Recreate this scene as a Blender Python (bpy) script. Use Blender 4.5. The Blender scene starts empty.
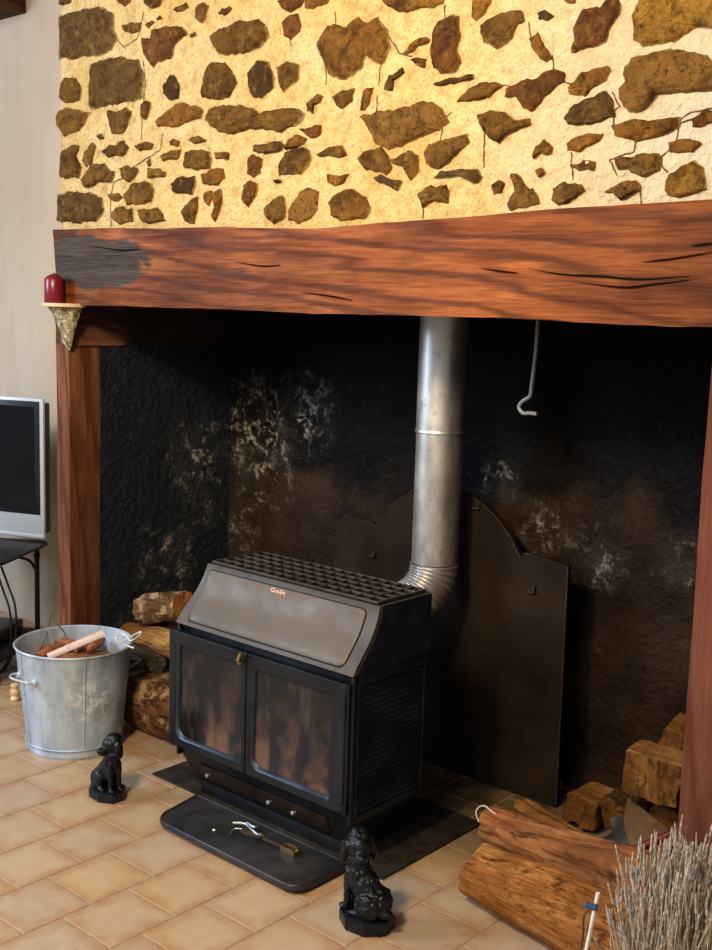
import bpy, bmesh, math, random
from mathutils import Vector, Matrix, noise
random.seed(7)
PI = math.pi
COL = bpy.context.scene.collection
# ------------------------------------------------------------ camera numbers
F = 1130.3; PIT, ROLL, YAW = 0.14432462, 0.0308523, -0.71583099; H = 1.53
cy_, sy_ = math.cos(YAW), math.sin(YAW)
FW = Vector((sy_*math.cos(PIT), cy_*math.cos(PIT), -math.sin(PIT)))
R0 = Vector((cy_, -sy_, 0)); U0 = R0.cross(FW)
RT = R0*math.cos(ROLL)+U0*math.sin(ROLL); UP = U0*math.cos(ROLL)-R0*math.sin(ROLL)
CAM = Vector((0, 0, H))
def at(px, py, x=None, y=None, z=None):
    """world point on a real plane, measured from the photograph"""
    d = FW+RT*((px-356)/F)-UP*((py-475)/F)
    if x is not None: t = x/d.x
    elif y is not None: t = y/d.y
    else: t = (z-H)/d.z
    return CAM+d*t
# ------------------------------------------------------------ node helpers
class NT:
    def __init__(s, name):
        s.m = bpy.data.materials.new(name); s.m.use_nodes = True
        s.t = s.m.node_tree; s.b = s.t.nodes['Principled BSDF']; s._tc = None
    def n(s, typ, **kw):
        nd = s.t.nodes.new(typ)
        for k, v in kw.items():
            if k in nd.inputs: nd.inputs[k].default_value = v
            else: setattr(nd, k, v)
        return nd
    def l(s, a, b): s.t.links.new(a, b)
    def tc(s, scale=(1, 1, 1), rot=(0, 0, 0), loc=(0, 0, 0)):
        if s._tc is None: s._tc = s.n('ShaderNodeTexCoord')
        mp = s.n('ShaderNodeMapping'); mp.inputs['Scale'].default_value = scale
        mp.inputs['Rotation'].default_value = rot; mp.inputs['Location'].default_value = loc
        s.l(s._tc.outputs['Object'], mp.inputs[0]); return mp.outputs[0]
    def noise(s, vec, sc, det=6, rough=.55, dist=0.0):
        nd = s.n('ShaderNodeTexNoise'); nd.inputs['Scale'].default_value = sc
        nd.inputs['Detail'].default_value = det; nd.inputs['Roughness'].default_value = rough
        nd.inputs['Distortion'].default_value = dist
        s.l(vec, nd.inputs['Vector']); return nd.outputs['Fac']
    def ramp(s, fac, stops, interp='LINEAR'):
        nd = s.n('ShaderNodeValToRGB'); cr = nd.color_ramp; cr.interpolation = interp
        while len(cr.elements) < len(stops): cr.elements.new(.5)
        for e, (p, c) in zip(cr.elements, stops):
            e.position = p; e.color = (c, c, c, 1) if isinstance(c, (int, float)) else (*c, 1)
        s.l(fac, nd.inputs[0]); return nd.outputs[0]
    def mix(s, fac, a, b, mode='MIX'):
        nd = s.n('ShaderNodeMix', data_type='RGBA', blend_type=mode)
        if isinstance(fac, (int, float)): nd.inputs[0].default_value = fac
        else: s.l(fac, nd.inputs[0])
        for i, v in ((6, a), (7, b)):
            if isinstance(v, tuple): nd.inputs[i].default_value = (*v, 1)
            else: s.l(v, nd.inputs[i])
        return nd.outputs[2]
    def math(s, op, a, b=0.0):
        nd = s.n('ShaderNodeMath', operation=op)
        for i, v in ((0, a), (1, b)):
            if isinstance(v, (int, float)): nd.inputs[i].default_value = v
            else: s.l(v, nd.inputs[i])
        return nd.outputs[0]
    def ball(s, c, r0, r1, sc=(1, 1, 1)):
        """1 inside a ball round world point c, 0 beyond r1"""
        nd = s.n('ShaderNodeVectorMath', operation='DISTANCE'); s.l(s.tc(sc), nd.inputs[0]); nd.inputs[1].default_value = tuple(a*b for a, b in zip(c, sc))
        mr = s.n('ShaderNodeMapRange'); mr.inputs[1].default_value = r0; mr.inputs[2].default_value = r1
        mr.inputs[3].default_value = 1; mr.inputs[4].default_value = 0
        s.l(nd.outputs['Value'], mr.inputs[0]); return mr.outputs[0]
    def bump(s, h, strength=.5, dist=.01):
        nd = s.n('ShaderNodeBump'); nd.inputs['Strength'].default_value = strength
        nd.inputs['Distance'].default_value = dist; s.l(h, nd.inputs['Height'])
        s.l(nd.outputs[0], s.b.inputs['Normal'])
    def out(s, col=None, rough=None, metal=None, spec=None):
        for k, v in (('Base Color', col), ('Roughness', rough), ('Metallic', metal), ('Specular IOR Level', spec)):
            if v is None: continue
            if isinstance(v, tuple): s.b.inputs[k].default_value = (*v, 1)
            elif isinstance(v, (int, float)): s.b.inputs[k].default_value = v
            else: s.l(v, s.b.inputs[k])
        return s.m
def simple(name, c, rough=.5, metal=0, nsc=30, amt=.25, bump=.15, bd=.003, spec=.5):
    t = NT(name); v = t.tc(); f = t.noise(v, nsc)
    a = tuple(x*(1-amt) for x in c); b = tuple(min(1, x*(1+amt)) for x in c)
    t.bump(t.noise(v, nsc*3), bump, bd)
    return t.out(t.ramp(f, [(.3, a), (.7, b)]), rough, metal, spec)
# ------------------------------------------------------------ materials
def m_wood(name, dark, mid, light, axis=0, patch=None, rough=.55, seed=0, sc=1.0, streak=.35):
    t = NT(name); s = [9*sc]*3; s[axis] = .9*sc
    g = t.noise(t.tc(tuple(s), loc=(seed, seed*.7, seed*1.3)), 1.0, 5, .5, 1.6)
    s3 = [55*sc]*3; s3[axis] = 3.2*sc
    g2 = t.noise(t.tc(tuple(s3), loc=(seed*2, 0, 1)), 1.0, 6, .62, 1.0)
    s2 = [150*sc]*3; s2[axis] = 7*sc
    fine = t.noise(t.tc(tuple(s2), loc=(seed, 0, 0)), 1.0, 5, .6, .3)
    c = t.ramp(t.math('ADD', t.math('MULTIPLY', g, .6), t.math('MULTIPLY', g2, .4)), [(.32, dark), (.47, mid), (.66, light)])
    c = t.mix(t.ramp(fine, [(.32, streak), (.50, 0.0)]), c, tuple(x*.5 for x in dark))
    c = t.mix(t.ramp(t.noise(t.tc(), 1.7, 5, .6), [(.40, 0.0), (.66, .6)]), c, tuple(x*.9 for x in dark))
    c = t.mix(t.ramp(t.noise(t.tc(loc=(7, seed, 2)), 3.1, 4), [(.52, 0.0), (.75, .5)]), c, light)
    s4 = [3.4]*3; s4[axis] = .42
    wv = t.n('ShaderNodeTexWave', wave_type='BANDS', bands_direction='DIAGONAL'); wv.inputs['Scale'].default_value = 2.6*sc; wv.inputs['Distortion'].default_value = 9.0; wv.inputs['Detail'].default_value = 4.0; wv.inputs['Detail Scale'].default_value = .9; wv.inputs['Detail Roughness'].default_value = .6
    t.l(t.tc(tuple(s4), loc=(seed, 1, 0)), wv.inputs['Vector'])
    c = t.mix(t.ramp(wv.outputs['Fac'], [(.0, .75), (.22, .35), (.45, 0.0)]), c, tuple(x*1.0 for x in dark))
    ns = t.noise(t.tc((5, 5, 9), loc=(1, 2, 3)), 1.0, 6, .6, .5)
    for (pc, r0, r1, pcol, amt) in (patch or []):
        w = t.math('ADD', t.ball(pc, r0, r1, (.3, 1, 1)), t.math('MULTIPLY', t.math('SUBTRACT', ns, .5), 1.2))
        c = t.mix(t.ramp(w, [(.46, 0.0), (.56, amt)]), c, t.mix(t.ramp(g2, [(.35, 0.0), (.6, 1.0)]), tuple(x*.6 for x in pcol), tuple(x*1.5 for x in pcol)))
    h = t.math('ADD', t.math('MULTIPLY', g2, .8), t.math('MULTIPLY', fine, .6))
    t.bump(h, .5, .005)
    return t.out(c, t.ramp(g2, [(.3, rough+.2), (.7, rough-.02)]), 0, .18)
RED = ((.070, .020, .007), (.215, .066, .020), (.44, .155, .045))
M = {}
M['beam'] = m_wood('varnished_oak', *RED, 0, [((-3.32, 2.4, 1.668), .045, .14, (.052, .042, .034), .93), ((-3.5, 2.4, 1.80), .0, .07, (.04, .018, .01), .7)], .42, 2.3)
M['post'] = m_wood('varnished_oak_upright', (.10, .036, .020), (.20, .082, .045), (.34, .150, .080), 2, None, .6, 5.1)
M['rpost'] = m_wood('red_brown_oak_upright', (.11, .040, .026), (.18, .072, .050), (.25, .105, .070), 2, None, .55, 8.1)
M['lintel'] = m_wood('sooty_oak', (.05, .025, .014), (.15, .070, .038), (.26, .125, .07), 1, [((-3.51, 3.0, 1.42), .25, .5, (.03, .022, .018), .85)], .65, 3.3)
M['darkwood'] = m_wood('dark_oak', (.03, .014, .01), (.07, .03, .02), (.11, .05, .03), 1)
def m_plaster():
    t = NT('cream_plaster'); v = t.tc()
    f = t.noise(v, 1.6, 4); g = t.noise(t.tc((1, 1, .15)), 9, 6)
    c = t.mix(t.ramp(g, [(.3, 0.0), (.75, .35)]), t.ramp(f, [(.3, (.52, .42, .32)), (.7, (.62, .53, .43))]), (.44, .32, .21))
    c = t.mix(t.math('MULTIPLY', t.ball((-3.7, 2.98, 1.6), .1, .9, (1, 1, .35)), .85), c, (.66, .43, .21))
    t.bump(t.noise(v, 14, 6), .35, .01); return t.out(c, .85)
M['plaster'] = m_plaster()
def m_mortar():
    t = NT('lime_mortar'); v = t.tc()
    f = t.noise(v, 3.5, 6); g = t.noise(v, 26, 8, .7)
    c = t.ramp(f, [(.3, (.68, .46, .18)), (.55, (.80, .60, .30)), (.75, (.72, .51, .22))])
    c = t.mix(t.ramp(g, [(.30, .8), (.52, 0.0)]), c, (.42, .25, .085))
    c = t.mix(t.ramp(t.noise(v, 8, 7, .7), [(.5, 0.0), (.7, .45)]), c, (.80, .68, .45))
    c = t.mix(t.ramp(t.noise(v, 110, 5, .7), [(.36, .75), (.48, 0.0)]), c, (.46, .28, .10))
    w = t.ball((-1.05, 2.41, 1.95), .1, .75); c = t.mix(t.math('MULTIPLY', w, .75), c, (.74, .69, .60))  # paler right end: daylight tone painted into the mortar
    t.bump(t.math('ADD', t.noise(v, 22, 8, .65), t.math('MULTIPLY', t.noise(v, 90, 4), .4)), 1.0, .022)
    return t.out(c, .9, 0, .2)
M['mortar'] = m_mortar()
def m_stone():
    t = NT('field_stone'); v = t.tc()
    a = t.n('ShaderNodeAttribute', attribute_name='Tint')
    f = t.noise(v, 18, 9, .7, .4); g = t.noise(v, 60, 6, .7)
    c = t.mix(t.ramp(f, [(.36, .85), (.54, 0.0)]), a.outputs['Color'], (.12, .058, .020))
    c = t.mix(t.ramp(t.noise(t.tc(loc=(3, 3, 3)), 7, 4), [(.42, .35), (.58, 0.0)]), c, (.15, .075, .026))
    c = t.mix(t.ramp(t.noise(v, 33, 6, .6), [(.53, 0.0), (.64, .6)]), c, (.56, .32, .09))
    c = t.mix(t.ramp(g, [(.34, .75), (.46, 0.0)]), c, (.06, .03, .012))
    al = t.math('ADD', a.outputs['Alpha'], t.math('MULTIPLY', t.math('SUBTRACT', t.noise(v, 48, 6, .65), .5), 1.3))
    c = t.mix(t.ramp(al, [(.34, 0.0), (.50, .75), (.62, 1.0)]), t.ramp(t.noise(v, 40, 6, .7), [(.35, (.50, .32, .12)), (.6, (.74, .56, .29))]), c)
    t.bump(t.math('ADD', f, t.math('MULTIPLY', g, .7)), 1.0, .06); return t.out(c, .85, 0, .25)
M['stone'] = m_stone()
M['crack2'] = simple('open_drying_crack', (.018, .008, .004), .95, spec=.05)
M['crack'] = simple('dark_crack', (.12, .06, .03), .95)
def m_soot(name, base, base2, blotches, brownamt=.5, spec=.16):
    t = NT(name); v = t.tc(); f = t.noise(v, 42, 5, .6, .5)
    lowf = t.n('ShaderNodeSeparateXYZ'); t.l(v, lowf.inputs[0])
    lw = t.math('ADD', lowf.outputs[2], t.math('MULTIPLY', t.math('SUBTRACT', t.noise(v, 3, 5), .5), .7))
    c = t.mix(t.math('MULTIPLY', t.ramp(t.noise(v, 2.2, 5), [(.36, 0.15), (.60, brownamt)]), t.ramp(lw, [(.85, 1.0), (1.2, .0)])), base, base2)  # brown only low down; beam's shade above is painted into the soot colour
    for (pc, r0, r1, amt) in blotches:
        b = t.ball(pc, r0, r1)
        n1 = t.ramp(t.noise(v, 17, 9, .72, .6), [(.52, 0.0), (.60, 1.0)])
        n2 = t.ramp(t.noise(v, 60, 4, .6), [(.44, .15), (.56, 1.0)])
        w = t.math('MULTIPLY', t.math('MULTIPLY', b, n1), t.math('MULTIPLY', n2, amt))
        c = t.mix(w, c, (.50, .47, .42))
        w2 = t.math('MULTIPLY', b, t.ramp(t.noise(v, 6, 6, .7), [(.42, 0.0), (.66, amt*.32)]))
        c = t.mix(w2, c, (.24, .22, .20))
    t.bump(t.math('ADD', f, t.math('MULTIPLY', t.noise(v, 13, 5), 1.1)), .9, .016)
    return t.out(c, t.ramp(f, [(.3, .5), (.7, .8)]), 0, spec)
M['soot'] = m_soot('sooty_render', (.009, .008, .009), (.075, .044, .027), [((-3.30, 3.15, 1.05), .02, .27, 1.0), ((-3.02, 3.15, 1.13), .01, .20, .85), ((-3.25, 3.15, .9), .02, .24, .9), ((-3.38, 3.15, .62), .0, .16, .7), ((-2.10, 3.15, .97), 0, .10, .8), ((-1.92, 3.15, .84), 0, .12, .8), ((-1.72, 3.15, .775), 0, .13, .6), ((-1.42, 3.15, .80), 0, .13, .7)], .85)
M['soot2'] = m_soot('tar_black_render', (.015, .021, .032), (.024, .028, .035), [((-3.45, 3.02, .93), .02, .22, .9), ((-3.45, 2.86, .52), .0, .20, .9), ((-3.47, 2.74, .25), 0, .16, .55), ((-3.45, 3.05, .70), 0, .14, .6)], .3, .38)
def m_tile():
    t = NT('terracotta_tile'); v = t.tc()
    a = t.n('ShaderNodeAttribute', attribute_name='Tint')
    uv = t.n('ShaderNodeUVMap'); uv.uv_map = 'UVMap'
    sep = t.n('ShaderNodeSeparateXYZ'); t.l(uv.outputs[0], sep.inputs[0])
    dx = t.math('ABSOLUTE', t.math('SUBTRACT', sep.outputs[0], .5)); dy = t.math('ABSOLUTE', t.math('SUBTRACT', sep.outputs[1], .5))
    d = t.math('MAXIMUM', dx, dy)
    e = t.math('ADD', d, t.math('MULTIPLY', t.math('SUBTRACT', t.noise(v, 13, 4), .5), .35))
    c = t.mix(t.ramp(e, [(.28, 0.0), (.52, .75)]), a.outputs['Color'], (.40, .215, .10))
    c = t.mix(t.ramp(t.noise(v, 16, 7, .65), [(.45, 0.0), (.75, .5)]), c, (.60, .49, .38))
    c = t.mix(t.ramp(t.noise(v, 70, 4, .6), [(.28, .35), (.4, 0.0)]), c, (.25, .13, .06))
    dark_spot = t.math('MULTIPLY', t.ball((-2.0, 2.95, 0), .25, .62), t.ramp(t.noise(v, 9, 5), [(.3, 1.0), (.75, .55)]))  # darker round patch of floor near the foot of the fireback
    c = t.mix(dark_spot, c, (.055, .036, .022))
    t.bump(t.noise(v, 24, 5), .15, .004)
    return t.out(c, t.ramp(t.noise(v, 10, 4), [(.3, .30), (.7, .46)]), 0, .5)
M['tile'] = m_tile()
M['grout'] = simple('grout', (.22, .15, .10), .9)
M['grout'] = simple('grout', (.36, .29, .23), .9)
def m_iron(name, c, c2, rough=.5, metal=.75, sc=5, speck=None, bd=.002):
    t = NT(name); v = t.tc(); f = t.noise(v, sc, 7, .65)
    col = t.ramp(f, [(.35, c), (.68, c2)])
    if speck: col = t.mix(t.ramp(t.noise(v, 55, 6, .7), [(.60, 0.0), (.72, .8)]), col, speck)
    t.bump(t.noise(v, 220, 3), .35, bd)
    return t.out(col, t.ramp(t.noise(v, sc*2, 5), [(.3, rough-.1), (.7, rough+.14)]), metal, .5)
M['iron'] = m_iron('black_cast_iron', (.010, .012, .016), (.026, .030, .038), .46, .25)
M['door'] = m_iron('black_door_iron', (.009, .011, .015), (.022, .026, .034), .36, .25)
M['bevelglint'] = m_iron('blue_grey_bevel_glint', (.035, .048, .075), (.09, .12, .18), .38, .4)  # bluish glint on the door window bevels, painted as a lighter iron
M['canopy'] = m_iron('worn_brown_iron', (.085, .070, .060), (.130, .108, .090), .46, .3)
M['panel'] = m_iron('satin_grey_brown_enamel', (.130, .108, .092), (.175, .148, .126), .56, .35, 8)
M['grille'] = m_iron('tan_highlight_grille_iron', (.055, .046, .040), (.13, .11, .09), .5, .3, 9, (.26, .21, .15))  # lighter tan bars: their highlights are put into the colour
M['side'] = m_iron('sooty_side_iron', (.016, .021, .030), (.045, .054, .070), .45, .35, 6, (.10, .10, .10))
M['apron'] = m_iron('brown_stained_iron', (.030, .020, .017), (.075, .048, .038), .5, .4)
M['plate'] = m_iron('slate_grey_iron', (.038, .040, .046), (.085, .085, .090), .40, .45, 7)
M['pad'] = m_iron('scorched_sheet', (.022, .019, .017), (.055, .044, .035), .6, .15, 12, (.12, .09, .06))
M['fireback'] = m_iron('fireback_iron', (.016, .011, .009), (.046, .031, .021), .8, 0, 4)
M['fireback'].node_tree.nodes['Principled BSDF'].inputs['Specular IOR Level'].default_value = .15
M['firebackE'] = m_iron('fireback_rust', (.028, .018, .012), (.07, .045, .03), .75, 0, 20)
M['blackiron'] = m_iron('painted_black_iron', (.006, .008, .011), (.020, .026, .036), .30, .25, 30, (.05, .07, .10), .004)
M['brass'] = m_iron('aged_brass', (.42, .31, .15), (.62, .50, .28), .34, .9)
M['steel'] = m_iron('bright_steel', (.42, .42, .44), (.62, .62, .64), .35, .9)
M['rod'] = m_iron('grey_hook_iron', (.26, .27, .29), (.42, .43, .46), .5, .4)
def m_pipe():
    t = NT('aluminised_flue'); v = t.tc((1, 1, .5)); f = t.noise(v, 14, 6, .6)
    c = t.ramp(f, [(.3, (.56, .55, .54)), (.7, (.78, .77, .75))])
    c = t.mix(t.ramp(t.noise(t.tc(), 30, 7, .7), [(.56, 0.0), (.72, .6)]), c, (.25, .22, .18))
    t.bump(t.noise(v, 60, 3), .1, .002)
    return t.out(c, t.ramp(f, [(.3, .32), (.7, .50)]), .85)
M['pipe'] = m_pipe()
def m_zinc():
    t = NT('galvanised_zinc'); v = t.tc((1, 1, .35)); f = t.noise(v, 12, 7, .65)
    c = t.ramp(f, [(.3, (.34, .41, .50)), (.5, (.46, .56, .68)), (.72, (.62, .73, .86))])
    c = t.mix(t.ramp(t.noise(t.tc((1, 1, .12)), 26, 5, .6), [(.55, 0.0), (.7, .6)]), c, (.72, .77, .84))
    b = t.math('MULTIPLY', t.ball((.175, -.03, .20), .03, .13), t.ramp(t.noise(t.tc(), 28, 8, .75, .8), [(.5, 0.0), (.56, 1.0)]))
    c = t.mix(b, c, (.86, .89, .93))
    c = t.mix(t.ramp(t.noise(t.tc(), 9, 5), [(.3, .5), (.45, 0.0)]), c, (.22, .23, .24))
    t.bump(t.noise(v, 20, 5), .2, .005)
    return t.out(c, t.ramp(f, [(.3, .36), (.7, .55)]), .25)
M['zinc'] = m_zinc()
def m_glass():
    t = NT('sooty_stove_glass'); v = t.tc((1, 1, .55))
    f = t.noise(v, 11, 5, .55, .6)
    zc = t.n('ShaderNodeSeparateXYZ'); t.l(t.tc(), zc.inputs[0])
    low = t.ramp(zc.outputs[2], [(.0, 1.0), (.20, 1.0), (.42, 0.0)])
    k = t.math('MULTIPLY', t.ramp(f, [(.46, 0.0), (.66, 1.0)]), t.math('ADD', t.math('MULTIPLY', low, .75), .12))
    c = t.mix(k, (.014, .012, .013), (.20, .105, .065))
    c = t.mix(t.math('MULTIPLY', t.ramp(t.noise(t.tc((1, 1, .3)), 16, 3), [(.55, 0.0), (.7, 1.0)]), .35), c, (.14, .10, .085))
    return t.out(c, .20, 0, .38)
M['glass'] = m_glass()
def m_bark(name, cols, seed=0, sc=1.0, axis=0, bd=.012, white=None, knots=.55):
    t = NT(name); s = [13*sc]*3; s[axis] = 3.0*sc
    f = t.noise(t.tc(tuple(s), loc=(seed, seed, seed)), 1.0, 7, .62, 1.2)
    s2 = [110*sc]*3; s2[axis] = 9*sc
    fb = t.noise(t.tc(tuple(s2), loc=(0, seed, 0)), 1.0, 6, .7, .6)
    c = t.ramp(t.math('ADD', t.math('MULTIPLY', f, .65), t.math('MULTIPLY', fb, .35)), [(.34, cols[0]), (.48, cols[1]), (.62, cols[2])])
    c = t.mix(t.ramp(fb, [(.34, .75), (.47, 0.0)]), c, tuple(x*.5 for x in cols[0]))
    s3 = [30]*3; s3[axis] = 12
    c = t.mix(t.ramp(t.noise(t.tc(tuple(s3), loc=(seed, 0, 0)), 1.0, 7, .7), [(.36, .9), (.44, 0.0)]), c, tuple(x*.35 for x in cols[0]))
    c = t.mix(t.ramp(t.noise(t.tc(loc=(seed, 4, 0)), 5, 4), [(.42, knots), (.6, 0.0)]), c, cols[0])
    if white: c = t.mix(t.ramp(t.noise(t.tc(loc=(0, seed, 0)), 15, 7, .7), [(.50, 0.0), (.60, .85)]), c, white)
    t.bump(t.math('ADD', t.math('MULTIPLY', fb, .8), f), 1.0, bd)
    return t.out(c, .82, 0, .25)
OR = ((.20, .075, .020), (.47, .21, .062), (.66, .36, .125))
M['log_split'] = m_bark('split_orange_wood', OR, 1.0, 1.1, 0, .010)
M['log_pink'] = m_bark('smooth_pinkish_bark', ((.14, .055, .024), (.36, .155, .060), (.48, .24, .105)), 4, .6, 0, .006)
M['log_dark'] = m_bark('grey_brown_bark', ((.04, .022, .014), (.13, .075, .042), (.26, .15, .08)), 2, 1.2, 0)
M['log_yel'] = m_bark('yellow_split_wood', ((.22, .10, .03), (.48, .26, .085), (.64, .40, .16)), 6, .9, 0, .012)
M['log_white'] = m_bark('brown_bark_with_pale_patches', ((.07, .032, .018), (.20, .10, .05), (.32, .17, .08)), 3, .9, 0, .010, (.55, .42, .24))
M['log_grey'] = m_bark('dark_grey_split_wood', ((.035, .025, .018), (.11, .08, .06), (.24, .18, .13)), 9, 1.3, 0)
M['log_end'] = m_bark('sawn_end_wood', ((.30, .13, .04), (.50, .26, .09), (.62, .36, .15)), 8, 1.5, 1, .005)
M['log_face'] = m_bark('rough_split_face', ((.13, .055, .018), (.36, .17, .05), (.52, .28, .09)), 12, .7, 2, .016, None, .8)
M['log_enddark'] = m_bark('weathered_end_wood', ((.05, .035, .025), (.13, .10, .075), (.22, .18, .14)), 8.5, 1.5, 1, .005)
M['wax'] = simple('burgundy_wax', (.20, .012, .030), .32, 0, 5, .1, .02, spec=.6)
M['wick'] = simple('wick', (.03, .02, .02), .9)
def m_gilt():
    t = NT('worn_gilt_plaster'); v = t.tc(); f = t.noise(v, 55, 6, .7)
    c = t.ramp(f, [(.34, (.07, .05, .025)), (.46, (.38, .30, .15)), (.62, (.72, .66, .48))])
    t.bump(f, 1.0, .01); return t.out(c, .45, .35)
M['gilt'] = m_gilt()
M['shelfcream'] = simple('pale_plaster_shelf', (.62, .48, .30), .5)
M['silver'] = simple('silver_plastic', (.60, .64, .70), .32, .25, 3, .06, 0.0)
M['screen'] = simple('dark_screen', (.006, .007, .011), .13, 0, 2, .1, 0.0)
M['bezel'] = simple('black_bezel', (.02, .022, .028), .3, 0, 2, .1, 0.0)
M['blackmetal'] = simple('black_painted_metal', (.018, .014, .014), .4, .3)
M['cable'] = simple('black_cable', (.012, .012, .014), .5)
M['string'] = simple('white_string', (.78, .76, .72), .8)
M['kindling'] = simple('red_brown_bark_chips', (.32, .13, .055), .85, 0, 60, .5, .6, .01)
def m_paper():
    t = NT('pink_printed_paper'); v = t.tc()
    w = t.ramp(t.noise(t.tc((60, 60, 260)), 1.0, 2), [(.52, 0.0), (.6, .55)])
    k = t.math('MULTIPLY', w, t.ramp(t.noise(v, 14, 2), [(.48, 0.0), (.56, 1.0)]))
    c = t.mix(k, (.86, .60, .49), (.30, .18, .40)); return t.out(c, .7)
M['paper'] = m_paper(); M['paperedge'] = simple('white_paper', (.88, .84, .86), .7, 0, 20, .05, .1)
M['twig'] = simple('brown_twig', (.16, .08, .05), .85)
M['stem'] = simple('dry_lavender_stem', (.52, .45, .36), .9, 0, 60, .35)
M['flower'] = simple('dry_lavender_flower', (.50, .45, .40), .95, 0, 120, .5, .6, .004)
M['wicker'] = simple('wicker', (.28, .17, .08), .8, 0, 70, .5, .7, .01)
M['pan'] = m_iron('tarnished_pan_sheet', (.20, .135, .075), (.30, .21, .12), .5, .3, 6)
M['panlip'] = m_iron('worn_bright_pan_edge', (.22, .22, .20), (.36, .35, .33), .38, .85)
M['maroon'] = simple('maroon_paint', (.15, .016, .022), .35)
M['woodpeg'] = simple('pale_turned_wood', (.75, .55, .32), .5)
M['whiteplastic'] = simple('white_plastic', (.80, .80, .82), .35)
M['blueband'] = simple('blue_tape', (.05, .14, .36), .5)
M['logo'] = m_iron('copper_lettering', (.55, .24, .13), (.75, .38, .24), .35, .8)
M['sealstrip'] = simple('pale_rope_seal', (.42, .38, .26), .8)
# ------------------------------------------------------------ geometry helpers
def setp(o, label=None, cat=None, group=None, kind=None):
    if label: o['label'] = label
    if cat: o['category'] = cat
    if group: o['group'] = group
    if kind: o['kind'] = kind
    return o
def org(o):
    v = Vector((0, 0, 0))
    while o is not None: v = v+Vector(o.location); o = o.parent
    return v
def obj(name, bm, mats, parent=None, base=None, smooth=True, recalc=True, angle=40):
    """links bm (in world coordinates) as one object"""
    if recalc: bmesh.ops.recalc_face_normals(bm, faces=bm.faces[:])
    o0 = Vector(base) if base is not None else org(parent)
    bmesh.ops.translate(bm, verts=bm.verts[:], vec=-o0)
    me = bpy.data.meshes.new(name); bm.to_mesh(me); bm.free()
    if not isinstance(mats, (list, tuple)): mats = [mats]
    for m in mats: me.materials.append(M[m] if isinstance(m, str) else m)
    if smooth:
        for p in me.polygons: p.use_smooth = True
        try: me.set_sharp_from_angle(angle=math.radians(angle))
        except Exception: pass
    o = bpy.data.objects.new(name, me); COL.objects.link(o)
    if parent is not None: o.parent = parent
    if base is not None: o.location = o0
    return o
def empty(name, loc, label, cat, group=None):
    o = bpy.data.objects.new(name, None); COL.objects.link(o); o.location = loc; o.empty_display_size = .05
    return setp(o, label, cat, group)
def hexa(bm, pts, bev=0, mi=0, seg=2):
    """8 points: bottom 4 ccw then top 4"""
    vs = [bm.verts.new(p) for p in pts]
    fs = [bm.faces.new([vs[i] for i in q]) for q in ((0, 3, 2, 1), (4, 5, 6, 7), (0, 1, 5, 4), (1, 2, 6, 5), (2, 3, 7, 6), (3, 0, 4, 7))]
    for f in fs: f.material_index = mi
    if bev:
        es = list({e for f in fs for e in f.edges})
        r = bmesh.ops.bevel(bm, geom=es, offset=bev, segments=seg, profile=.5, affect='EDGES')
        for f in r['faces']: f.material_index = mi
    return vs
def box(bm, x0, x1, y0, y1, z0, z1, bev=0, mi=0, seg=2):
    hexa(bm, [(x0, y0, z0), (x1, y0, z0), (x1, y1, z0), (x0, y1, z0), (x0, y0, z1), (x1, y0, z1), (x1, y1, z1), (x0, y1, z1)], bev, mi, seg)
def prism(bm, pts, d, bev=0, mi=0, mi_side=None):
    """extrudes polygon pts (Vectors, planar) by vector d"""
    a = [bm.verts.new(p) for p in pts]; b = [bm.verts.new(Vector(p)+Vector(d)) for p in pts]
    n = len(a); fs = [bm.faces.new(a), bm.faces.new(b[::-1])]
    for f in fs: f.material_index = mi
    for i in range(n):
        f = bm.faces.new([a[i], a[(i+1) % n], b[(i+1) % n], b[i]]); f.material_index = mi if mi_side is None else mi_side
    if bev:
        es = [e for f in fs for e in f.edges]
        bmesh.ops.bevel(bm, geom=es, offset=bev, segments=2, profile=.5, affect='EDGES')
def frames(path):
    ts = []
    for i in range(len(path)):
        a = path[max(0, i-1)]; b = path[min(len(path)-1, i+1)]; ts.append((b-a).normalized())
    n = ts[0].orthogonal().normalized(); out = []
    for t in ts:
        n = (n-t*n.dot(t)).normalized(); out.append((t, n, t.cross(n)))
    return out
def tube(bm, path, r, seg=8, cap=True, mi=0, closed=False):
    path = [Vector(p) for p in path]; rr = r if isinstance(r, (list, tuple)) else [r]*len(path)
    fr = frames(path); rings = []
    for p, q, (t, n, b) in zip(path, rr, fr):
        rings.append([bm.verts.new(p+(n*math.cos(2*PI*k/seg)+b*math.sin(2*PI*k/seg))*q) for k in range(seg)])
    m = len(rings)
    for i in range(m if closed else m-1):
        A = rings[i]; B = rings[(i+1) % m]
        for k in range(seg):
            bm.faces.new([A[k], A[(k+1) % seg], B[(k+1) % seg], B[k]]).material_index = mi
    if cap and not closed:
        bm.faces.new(rings[0][::-1]).material_index = mi; bm.faces.new(rings[-1]).material_index = mi
def smoothpath(pts, n=8):
    pts = [Vector(p) for p in pts]; out = []
    P_ = [pts[0]*2-pts[1]]+pts+[pts[-1]*2-pts[-2]]
    for i in range(1, len(P_)-2):
        p0, p1, p2, p3 = P_[i-1:i+3]
        for k in range(n):
            t = k/n
            out.append(.5*((2*p1)+(p2-p0)*t+(2*p0-5*p1+4*p2-p3)*t*t+(3*p1-p0-3*p2+p3)*t**3))
    out.append(pts[-1]); return out
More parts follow.
